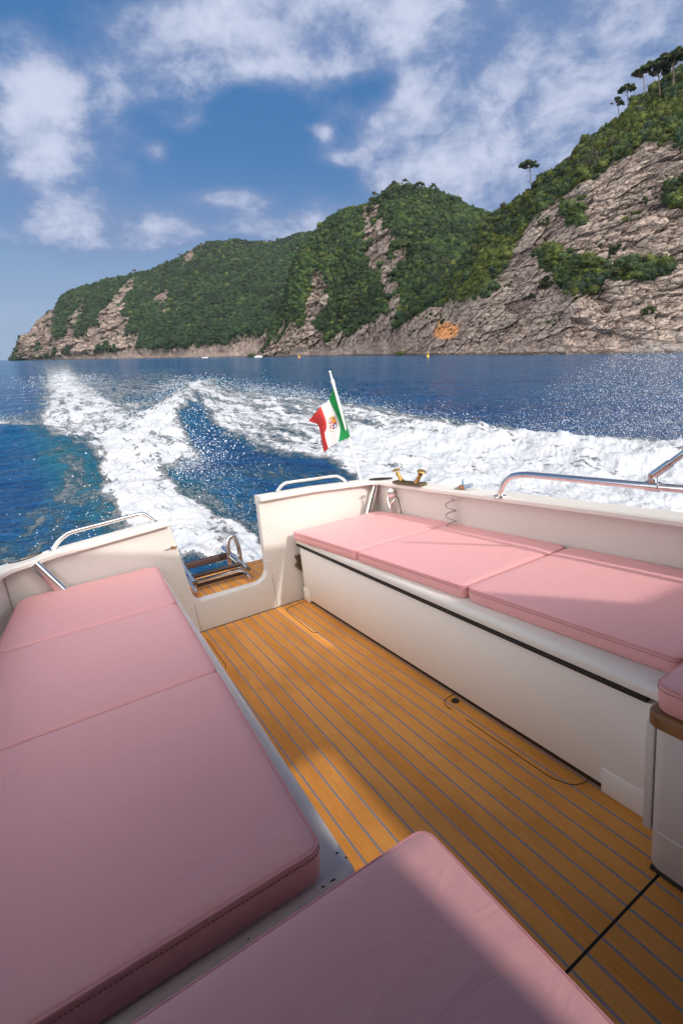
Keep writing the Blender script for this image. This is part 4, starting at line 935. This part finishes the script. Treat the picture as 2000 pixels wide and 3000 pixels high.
def m_rock():
    m, t, b = mat('coast_rock'); co = objco(t)
    rk = t.attr('rock'); tn = t.attr('tone'); oc = t.attr('ochre')
    tilt = t.mapping(co, (.06, .06, .42), (0, R(4), 0))
    n1 = t.noise(co, .06, 6, .6); n2 = t.noise(tilt, 1.5, 6, .62); n3 = t.noise(co, .5, 7, .64)
    c = t.mix(t.ramp(n1, .35, .65), (.25, .195, .168), (.43, .335, .285))
    c = t.mix(t.ramp(tn, .25, .8, 0, .8), c, (.54, .45, .385))
    c = t.mix(t.ramp(tn, .45, .2, 0, .45), c, (.17, .135, .125))
    c = t.mix(t.math('MULTIPLY', t.ramp(n2, .52, .66), .75), c, (.11, .082, .072))
    c = t.mix(t.math('MULTIPLY', t.ramp(n3, .56, .78), .45), c, (.37, .22, .12))
    c = t.mix(t.math('MULTIPLY', t.ramp(t.noise(co, .35, 5, .6), .58, .7), .5), c, (.085, .09, .05))
    vor = t.node('ShaderNodeTexVoronoi', feature='DISTANCE_TO_EDGE'); t.put(vor.inputs['Vector'], t.mapping(co, (.22, .22, .42), (0, R(5), 0))); vor.inputs['Scale'].default_value = .75
    ck = t.ramp(vor.outputs['Distance'], 0, .028, 1, 0)
    c = t.mix(t.math('MULTIPLY', ck, .55), c, (.075, .055, .048))
    c = t.mix(t.math('MULTIPLY', oc, t.ramp(n3, .36, .50, .25, 1)), c, (.95, .42, .14))
    s = t.node('ShaderNodeSeparateXYZ', ins={0: co}); wet = t.ramp(t.math('ADD', s.outputs[2], t.math('MULTIPLY', n3, -1.4)), .0, 1.2, 1, 0)
    c = t.mix(t.math('MULTIPLY', wet, .7), c, (.06, .045, .03))
    soil = t.mix(n3, (.035, .05, .018), (.075, .085, .03))
    c = t.mix(rk, soil, c)
    t.put(b.inputs['Base Color'], c); b.inputs['Roughness'].default_value = .9
    hh = t.math('ADD', t.math('MULTIPLY', n3, .8), t.math('ADD', t.math('MULTIPLY', n2, 1.2), t.math('MULTIPLY', t.math('MINIMUM', vor.outputs['Distance'], .12), 5)))
    bump(t, b, hh, 1.0, 1.7); return m
M_ROCK = m_rock()
m, t, b = mat('foliage'); cc = t.attr('Col', 0); n = t.noise(objco(t), .9, 5, .7)
t.put(b.inputs['Base Color'], t.mix(t.ramp(n, .3, .75), cc, t.mix(.45, cc, (.010, .022, .010)))); b.inputs['Roughness'].default_value = .75; b.inputs['Specular IOR Level'].default_value = .25
bump(t, b, t.noise(objco(t), 1.6, 5, .7), .9, .8); M_LEAF = m
m, t, b = mat('pine_bark'); n = t.noise(t.mapping(objco(t), (6, 6, 1)), 2, 5, .6)
t.put(b.inputs['Base Color'], t.mix(n, (.10, .065, .05), (.26, .19, .15))); b.inputs['Roughness'].default_value = .9; bump(t, b, n, .5, .1); M_BARK = m

far_head = Sheet('far_headland', CREST_L, [(-.65, 1500), (-.5, 1300), (-.3, 1050), (-.15, 900), (.05, 850)], [(-.65, 1520), (-.60, 1560), (-.5, 1720), (-.3, 1780), (-.1, 1750), (.05, 1700)], 620, 240, ROCK_L, [],
    [(0, 0), (.08, .14), (.3, .38), (.6, .68), (.85, .92), (1, 1)], 3.2, 100, 4, 'far green headland with rocky foot falling to the sea at left')
mid_hill = Sheet('middle_hill', CREST_M, [(-.18, 660), (-.1, 600), (0, 540), (.1, 430), (.17, 360), (.28, 300), (.37, 280)], [(-.18, 680), (-.1, 740), (0, 790), (.1, 800), (.3, 720), (.37, 640)], 620, 300, ROCK_M, [],
    [(0, 0), (.06, .10), (.3, .34), (.6, .66), (.85, .91), (1, 1)], 1.7, 200, 4, 'middle green hill with a rocky knob on its summit and boulders at its foot')
near_cliff = Sheet('near_cliff', CREST_R, [(.11, 400), (.17, 340), (.23, 300), (.33, 260), (.45, 220), (.7, 190), (.95, 170)], [(.11, 410), (.17, 420), (.23, 400), (.28, 380), (.36, 350), (.5, 330), (.7, 310), (.95, 290)], 760, 420, ROCK_R, VEG_R,
    [(0, 0), (.05, .07), (.35, .42), (.55, .62), (.8, .86), (1, 1)], 1.0, 300, 3, 'near steep grey rock cliff with green scrub on its upper slope at right')

# ---- lumpy crowns
def ico(sub):
    bm = bmesh.new(); bmesh.ops.create_icosphere(bm, subdivisions=sub, radius=1)
    V = np.array([v.co[:] for v in bm.verts]); F = np.array([[v.index for v in f.verts] for f in bm.faces]); bm.free(); return V, F
def clumps(P, Rd, sub, base, seed, leaf=0, leafsize=.35, flat=.8, amp=.45):
    """merged crowns: centres P (n,3), radii Rd (n,), colours base (n,3)"""
    r2 = np.random.default_rng(seed); V0, F0 = ico(sub); n = len(P); nv = len(V0)
    VV = np.repeat(V0[None], n, 0)
    off = r2.random((n, 1, 3)) * 50
    q = VV * 1.7 + off
    d = fbm(q[..., 0], q[..., 1], q[..., 2], seed, 2, .6) ; d2 = vnoise(q[..., 0] * 3.1, q[..., 1] * 3.1, q[..., 2] * 3.1, seed + 3)
    rad = (1 + amp * d + amp * .45 * d2)[..., None]
    sc = np.stack([1 + .35 * (r2.random(n) - .5), 1 + .35 * (r2.random(n) - .5), flat * (1 + .5 * (r2.random(n) - .5))], 1)
    W = VV * rad * sc[:, None] * Rd[:, None, None] + P[:, None]
    up = VV[..., 2:3]
    cv_ = base[:, None] * (1 + .35 * d2[..., None] + .35 * d[..., None]) * (1 + 0 * up)
    V = W.reshape(-1, 3); F = (F0[None] + (np.arange(n) * nv)[:, None, None]).reshape(-1, 3); C = cv_.reshape(-1, 3) * (.62 if leaf > 10 else .9)
    if leaf:
        idx = r2.integers(0, nv, (n, leaf)); c = np.take_along_axis(W, idx[..., None].repeat(3, 2), 1); cb = np.take_along_axis(cv_, idx[..., None].repeat(3, 2), 1)
        c = c + r2.normal(0, 1, c.shape) * (Rd[:, None, None] * .12)
        c = c.reshape(-1, 3); cb = cb.reshape(-1, 3) * (.45 + 1.1 * r2.random((len(c), 1)))
        u = r2.normal(0, 1, c.shape); u /= np.linalg.norm(u, axis=1, keepdims=True); v = np.cross(u, r2.normal(0, 1, c.shape)); v /= np.linalg.norm(v, axis=1, keepdims=True) + 1e-9
        ls = leafsize * (.5 + r2.random((len(c), 1)))
        T = np.stack([c + u * ls, c - u * ls * .5 + v * ls * .8, c - u * ls * .5 - v * ls * .8], 1).reshape(-1, 3)
        k = len(V); V = np.concatenate([V, T]); F = np.concatenate([F, k + np.arange(len(T)).reshape(-1, 3)]); C = np.concatenate([C, np.repeat(cb, 3, 0)])
    return V, F, np.clip(C, .004, 1)
GREENS = np.array([(.020, .036, .017), (.028, .050, .019), (.042, .068, .024), (.018, .034, .020), (.058, .080, .028), (.042, .042, .025)])
def scrub(sh, name, n, rmin, rmax, sub, label, seed, leaf, leafsize, emax=1.0, bright=.06, tint=1.0):
    r2 = np.random.default_rng(seed); na, ns = sh.X.shape
    # weight by the area facing the viewer
    wgt = np.clip((1 - sh.rock) * .5, 0, 1) ** 1.5
    dx_ = np.gradient(sh.aa, axis=0); de = np.abs(np.gradient(sh.ea, axis=1))
    wt = wgt * (np.abs(dx_) * (de + 6e-5)) * (sh.S < 1.04) * (sh.S > (.03 if sh.seed == 300 else .035))
    sparse = (fbm(sh.X / 14, sh.Y / 14, sh.Z / 14, seed, 3) > .38) & (sh.S > .08) & (sh.S < .9)   # lone bushes clinging to the rock
    wt = wt + sparse * (np.abs(dx_) * de) * .26
    wt = (wt / wt.sum()).ravel(); idx = r2.choice(na * ns, n, p=wt)
    P = np.stack([sh.X.ravel()[idx], sh.Y.ravel()[idx], sh.Z.ravel()[idx]], 1)
    P += r2.normal(0, .4, P.shape)
    big = fbm(P[:, 0] / 40, P[:, 1] / 40, P[:, 2] / 40, seed + 2, 3)
    onrock = sh.rock.ravel()[idx] > 0
    Rd = rmin + (rmax - rmin) * r2.random(n) ** 2.2 * (1 - .65 * onrock)
    Rd = Rd * (1 - .3 * onrock)
    P[:, 2] += Rd * .30
    hue = fbm(P[:, 0] / 18, P[:, 1] / 18, P[:, 2] / 18, seed + 4, 3) * 4 + 2.5 + r2.normal(0, .8, n); k = np.clip(hue, 0, len(GREENS) - 1).astype(int); base = GREENS[k] * (.8 + .5 * r2.random((n, 1))) * (1 + .9 * big[:, None]) * tint
    yl = r2.random(n) < bright * (1 + 1.5 * (big > .15)); base[yl] = np.array((.14, .175, .034)) * (.7 + .5 * r2.random((yl.sum(), 1)))
    V, F, C = clumps(P, Rd, sub, base, seed, leaf, leafsize)
    me = mesh_np(name, V, F); addcol(me, 'Col', C); o = link(name, me, M_LEAF); tag(o, label, 'scrub', kind='stuff'); return o
scrub(far_head, 'hillside_scrub', 17000, 2.2, 7.0, 1, 'dense dark green scrub covering the far headland', 11, 12, 1.1, bright=.01, tint=np.array((.80, 1.02, .90)))
scrub(mid_hill, 'hillside_scrub', 13000, 1.2, 4.4, 1, 'dense green scrub covering the middle hill', 12, 40, .6, bright=.05, tint=np.array((1.25, 1.42, 1.05)))
scrub(near_cliff, 'hillside_scrub', 8500, .6, 2.9, 1, 'bright and dark green scrub along the top of the near cliff', 13, 130, .34, bright=.34, tint=2.1)

def pine(foot, top, kind, label, group, seed, lean=None):
    """umbrella pine standing at foot with its crown reaching top"""
    r2 = np.random.default_rng(seed); foot = Vector(foot); top = Vector(top); h = (top - foot).length
    root = empty('umbrella_pine' if kind != 2 else 'leaning_pine', Matrix.Translation(foot)); tag(root, label, 'tree', group)
    T = top - foot; cw = h * (.42 if kind == 0 else .44)
    ch = h * (.17 if kind == 0 else .32)
    mid = T * .45 + Vector((r2.normal() * h * .03, 0, 0)); tr_ = T * .78
    mb = MB(); pts = curve([(0, 0, -1.0), mid[:], tr_[:]], 5); mb.tube(pts, h * .024, 7, taper=[1 - .55 * i / (len(pts) - 1) for i in range(len(pts))])
    C = T - Vector((0, 0, ch * .9)); P = []; Rd = []
    k = 34 if kind == 0 else 20
    for i in range(k):
        a = r2.random() * math.tau; rr = math.sqrt(r2.random()) * cw
        p = C + Vector((math.cos(a) * rr, math.sin(a) * rr * .8, ch * (.55 - .9 * (rr / cw) ** 2) + r2.normal() * ch * .22)); P.append(p[:]); Rd.append(h * (.065 + .055 * r2.random()))
        if i % 3 == 0:
            b0 = T * (.5 + .22 * r2.random()); m2 = (b0 + p) * .5 - Vector((0, 0, h * .03)); mb.tube(curve([b0[:], m2[:], p[:]], 3), h * .008, 5, taper=[1, .9, .8, .7, .6, .5, .4])
    mb.build('trunk', M_BARK, root)
    c0 = np.array((.075, .100, .038)) if kind != 2 else np.array((.13, .17, .028))
    base = c0 * (.7 + .7 * r2.random((k, 1)))
    V, F, Cc = clumps(np.array(P), np.array(Rd), 2, base, seed, 90, h * .020, .55, .6)
    me = mesh_np('crown', V, F); addcol(me, 'Col', Cc); link('crown', me, M_LEAF, root)
    return root
def place_pines(sh, lst, labels, group, seed, names=None):
    for i, ((a, e), (ta, te), k) in enumerate(lst):
        p = sh.at(a, e); Y = p.y
        foot = Vector((a * Y, Y, CAM_H + e * Y)); top = Vector((ta * Y, Y, CAM_H + te * Y))
        pine(foot, top, k, labels[i], group, seed + i)
place_pines(near_cliff, PINES, ['lone umbrella pine with a bare thin trunk standing on the ridge between the two hills',
    'small bushy pine, lowest of the cluster on the cliff crest', 'slender umbrella pine just above the small bushy pine on the cliff crest',
    'umbrella pine with drooping left branches, third up the cliff crest', 'wide umbrella pine with a long pale trunk, fourth up the cliff crest',
    'tall umbrella pine with a straight trunk, second from the right frame edge', 'umbrella pine cut by the right frame edge at the top of the cliff'], 'umbrella pines along the cliff crest', 500)
place_pines(mid_hill, PINES_M, ['umbrella pine with a visible trunk on the right shoulder of the summit', 'broad low pine at the right end of the summit tree line',
    'rounded dark pine right beside the rocky summit knob', 'dark pine left of the rocky summit knob', 'pale tall pine rising from the middle of the wooded slope',
    'small flat pine on the slope directly below the pale tall pine', 'small pine at the left foot of the summit knob', 'yellow-green pine at the saddle between the hills', 'bright green pine leaning out over the cliff from a pale trunk'], 'pines on the middle hill', 520)
place_pines(far_head, PINES_L, ['rounded pine on the left ridge, highest of the lone ridge trees', 'tiny pine halfway along the left ridge', 'pair-like dark pine on the lower left ridge',
    'slim pine in the dip of the left ridge before the summit', 'tiny shrub-like pine on the cliff shoulder at far left'], 'lone pines on the far headland ridge', 540)
# distinctive bushes on the cliff face
def bush(a, e, w_, h_, label, seed, c0):
    p = near_cliff.at(a, e); r2 = np.random.default_rng(seed); k = 26; P = []; Rd = []
    for i in range(k):
        P.append((p.x + r2.normal() * w_ * .42, p.y - 1.2 + r2.normal() * 1.2, p.z + r2.normal() * h_ * .38)); Rd.append(.7 + .9 * r2.random())
    base = np.array(c0)[None] * (.55 + .9 * r2.random((k, 1)))
    V, F, C = clumps(np.array(P) - np.array(p[:]), np.array(Rd), 2, base, seed, 90, .26, .75, .5)
    me = mesh_np('cliff_bush', V, F); addcol(me, 'Col', C)
    root = link('cliff_bush', me, M_LEAF); root.matrix_world = Matrix.Translation(p)
    tag(root, label, 'bush', 'bushes growing out of the rock face')
def AE(px, py):  # survey angles of a sighted point
    v = cam.matrix_world.to_3x3() @ Vector(((px - 1000) / 1406., -(py - 1500) / 1406., -1)); return v.x / v.y, v.z / v.y
for i, (x, y, w_, h_, lab, c0) in enumerate([(1700, 800, 13, 13, 'largest dark and yellow-green bush hanging on the middle of the cliff face', (.06, .09, .02)),
    (1640, 765, 8, 6, 'bright yellow-green bush just left of the largest cliff bush', (.13, .17, .025)), (1745, 790, 7, 5, 'yellow-green tuft on the right side of the largest cliff bush', (.14, .18, .03)),
    (1690, 620, 5, 8, 'green bush on the ledge above the large cliff bush', (.09, .14, .03)), (1790, 745, 7, 5, 'dark round bush under the overhanging ledge', (.045, .06, .025)),
    (1860, 785, 14, 4, 'long dull green hedge of shrubs on the sandy ledge', (.07, .085, .035)), (1985, 560, 7, 7, 'dark bush at the right frame edge beside the layered rock', (.04, .055, .02)),
    (1145, 925, 6, 4, 'vivid green bush low down by the boulders left of the orange rock', (.13, .22, .02)), (1600, 835, 4, 5, 'small dark bush in the gully left of the cliff bushes', (.05, .07, .02))]):
    bush(*AE(x, y), w_, h_, lab, 700 + i, c0)

# ================================================================== small craft and buoys
M_HULLW = m_metal('boat_white', (.82, .82, .82), .4, 0.0, 2)
M_GLASSD = m_metal('dark_glass', (.03, .04, .05), .1, 0.0, 2)
m, t, b = mat('buoy_yellow'); b.inputs['Base Color'].default_value = (.75, .50, .02, 1); M_YEL = m
m, t, b = mat('buoy_orange'); b.inputs['Base Color'].default_value = (.9, .35, .06, 1); M_ORA = m
def launch(px, dist, L, cabin, label):
    a, _ = AE(px, 1045); root = empty('motor_launch', Matrix.Translation((a * dist, dist, 0)))
    tag(root, label, 'boat', 'small white boats anchored under the headland')
    V = []; F = []; n = 9
    for i in range(n):
        t_ = i / (n - 1); x = (t_ - .5) * L; hw = .5 * L * .28 * (1 - max(0, t_ - .45) ** 2 * 3.2); hw = max(hw, .03); zt = L * (.13 + .05 * t_)
        V += [(x, -hw, zt), (x, -hw * .8, 0), (x, 0, -.2), (x, hw * .8, 0), (x, hw, zt)]
    for i in range(n - 1):
        for k in range(5): F.append((i * 5 + k, i * 5 + (k + 1) % 5, (i + 1) * 5 + (k + 1) % 5, (i + 1) * 5 + k))
    F.append((0, 1, 2, 3, 4)); MB().add(V, F).build('hull', M_HULLW, root)
    if cabin:
        MB().prism([(-.15 * L, .13 * L), (.22 * L, .15 * L), (.14 * L, .25 * L), (-.12 * L, .26 * L)], -.09 * L, .09 * L, .04, axes=(0, 2, 1)).build('cabin', M_HULLW, root)
        MB().prism([(-.10 * L, .185 * L), (.17 * L, .19 * L), (.13 * L, .235 * L), (-.10 * L, .24 * L)], -.093 * L, .093 * L, axes=(0, 2, 1)).build('window', M_GLASSD, root)
        MB().box(-.36 * L, -.12 * L, -.09 * L, .09 * L, .30 * L, .31 * L).box(-.35 * L, -.345 * L, -.085 * L, -.08 * L, .14 * L, .30 * L).box(-.35 * L, -.345 * L, .08 * L, .085 * L, .14 * L, .30 * L).build('awning', M_HULLW, root)
    else:
        MB().prism([(-.05 * L, .12 * L), (.12 * L, .14 * L), (.06 * L, .20 * L), (.0, .20 * L)], -.05 * L, .05 * L, axes=(0, 2, 1)).build('windscreen', M_GLASSD, root)
launch(757, 540, 8.5, True, 'small white cabin boat anchored before the rocks under the middle hill')
launch(600, 640, 7.5, False, 'low white open boat anchored left of the cabin boat')
def buoy(px, dist, kind, label):
    a, _ = AE(px, 1040); root = empty('mooring_buoy', Matrix.Translation((a * dist, dist, 0))); tag(root, label, 'buoy')
    if kind == 0:
        MB().lathe([(.05, -.3), (.55, -.1), (.75, .35), (.62, .85), (.3, 1.15), (.05, 1.2)], (0, 0, 0), n=18).build('float', M_ORA, root)
        MB().tube([(0, 0, 1.15), (0, 0, 1.5)], .06, 8).build('ring_post', M_STEEL, root)
    else:
        MB().lathe([(.1, -.3), (.62, -.1), (.66, .35), (.35, .75), (.12, .9)], (0, 0, 0), n=18).build('float', M_YEL, root)
        MB().tube([(0, 0, .8), (.08, 0, 2.0)], .10, 8).build('pole', M_YEL, root)
        MB().box(-.22, .38, -.03, .03, 1.95, 2.12).box(-.02, .18, -.03, .03, 1.7, 2.4).build('topmark', M_YEL, root)
buoy(876, 330, 0, 'round orange buoy floating in front of the boulders left of the flag')
buoy(1253, 235, 1, 'yellow marker buoy with a topmark below the orange rock')

# ================================================================== flying spray
def spray_build():
    r2 = np.random.default_rng(99)
    P = []; Rd = []
    # sheet thrown up by the bow wave to port: a bank of drops over the water
    n = 60000
    az = .32 + .62 * r2.random(n) ** .62; dist = 5 + 9 * r2.random(n)
    z = .1 + 2.15 * r2.random(n) ** 1.35
    keep = z < .1 + 2.9 * np.clip((az - .20) * 1.7, 0, 1) + .3
    X = np.tan(az) * 0 + az * dist; Y = dist
    P.append(np.stack([X, Y, z], 1)[keep]); Rd.append((.0013 + .0050 * r2.random(n) ** 5)[keep] * np.sqrt(dist[keep] / 7))
    n = 2200  # thinner drops nearer the middle
    az = .05 + .35 * r2.random(n); dist = 7 + 9 * r2.random(n); z = .1 + 1.5 * r2.random(n) ** 1.6
    P.append(np.stack([az * dist, dist, z], 1)); Rd.append(.0015 + .003 * r2.random(n) ** 4)
    # drops tossed from the stern wake
    def puff(n, c, sd, rmin, rmax):
        q = r2.normal(0, 1, (n, 3)) * np.array(sd) + np.array(c); q = q[q[:, 2] > .02]; P.append(q); Rd.append(rmin + (rmax - rmin) * r2.random(len(q)) ** 4)
    puff(1500, (-3.3, 10.8, .25), (.8, 1.6, .20), .003, .018)
    puff(1200, (-5.3, 15.0, .4), (.9, 2.2, .22), .004, .022)
    puff(900, (-8.7, 30.5, .6), (1.0, 2.0, .30), .008, .035)
    puff(4500, (-2.5, 7.2, .2), (.65, 1.3, .16), .002, .008)
    puff(2600, (-1.5, 5.2, .2), (.45, .6, .12), .0015, .006)
    puff(900, (3.5, 12.5, .35), (2.6, 1.6, .22), .004, .016)
    def along(n, pts, wide, high, ra, rb):       # mist hanging along a line of broken water
        pts = np.array(pts, float); seg = np.hypot(*(pts[1:] - pts[:-1]).T); cdf = np.concatenate([[0], np.cumsum(seg / (.5 * (pts[1:, 1] + pts[:-1, 1])))]); cdf /= cdf[-1]
        t_ = r2.random(n); x = np.interp(t_, cdf, pts[:, 0]); y = np.interp(t_, cdf, pts[:, 1])
        clump_ = .5 + .5 * vnoise(x * 1.3, y * 1.3, 0 * x, 61)
        x = x + r2.normal(0, 1, n) * wide * (y / 12); y = y + r2.normal(0, 1, n) * wide * (y / 9)
        z = .05 + np.abs(r2.normal(0, 1, n)) * high * (.3 + clump_) * np.clip(y / 12, .5, 2)
        P.append(np.stack([x, y, z], 1)); Rd.append((ra + (rb - ra) * r2.random(n) ** 3) * np.clip(y, 3, 60))
    along(9000, [(-1.9, 5.2), (-2.4, 6.4), (-3.1, 8.2), (-3.7, 10.5), (-4.6, 12.5), (-6.2, 17.5), (-8.0, 25), (-9.0, 33)], .50, .20, .00030, .00095)
    along(5000, [(-1.2, 5.4), (-1.9, 6.8), (-2.9, 8.6), (-3.3, 10.8)], .30, .16, .00030, .0009)
    along(9000, [(7.4, 10.0), (4.6, 12.6), (3.0, 15.0), (1.5, 17.4), (-.6, 21.5), (-3.0, 27), (-7.0, 33)], .45, .17, .00025, .0008)
    along(2500, [(-4.2, 9.4), (-5.6, 11.4), (-8.5, 14.4), (-11.5, 16.6), (-14, 19)], .25, .12, .0003, .0008)
    along(2500, [(-8.6, 17), (-13, 25), (-26, 48), (-36, 66)], .5, .10, .0003, .0008)
    P = np.concatenate(P); Rd = np.concatenate(Rd)
    V0, F0 = ico(1); n = len(P); st_ = 1 + .8 * r2.random((n, 1, 1)) * np.array([[[.5, 1, -.2]]])
    V = (V0[None] * Rd[:, None, None] * st_ + P[:, None]).reshape(-1, 3); F = (F0[None] + (np.arange(n) * len(V0))[:, None, None]).reshape(-1, 3)
    m, t, b = mat('spray_water'); b.inputs['Base Color'].default_value = (.66, .71, .78, 1); b.inputs['Roughness'].default_value = .25
    b.inputs['Specular IOR Level'].default_value = .8
    o = link('spray', mesh_np('spray', V, F), m); tag(o, 'white droplets of spray flying over the water beside and behind the boat', 'spray', kind='stuff')
spray_build()

# ================================================================== sea air between here and the headland
def haze():
    x0, x1, y0, y1, z0, z1 = -4700, 4700, -4700, 4700, -6, 440
    V = [(x, y, z) for x in (x0, x1) for y in (y0, y1) for z in (z0, z1)]
    F = [(0, 1, 3, 2), (4, 6, 7, 5), (0, 4, 5, 1), (2, 3, 7, 6), (0, 2, 6, 4), (1, 5, 7, 3)]
    me = bpy.data.meshes.new('haze'); me.from_pydata(V, [], F); me.update()
    m = bpy.data.materials.new('sea_air'); m.use_nodes = True; t = NT(m.node_tree)
    for n_ in list(t.n): t.n.remove(n_)
    pv = t.node('ShaderNodeVolumePrincipled'); pv.inputs['Color'].default_value = (.70, .86, 1.0, 1); pv.inputs['Density'].default_value = .00003; pv.inputs['Anisotropy'].default_value = .2
    o_ = t.node('ShaderNodeOutputMaterial'); t.l.new(pv.outputs[0], o_.inputs['Volume'])
    o = link('haze', me, m); tag(o, 'thin blue sea haze over the water in front of the headland', 'haze', kind='stuff')
haze()
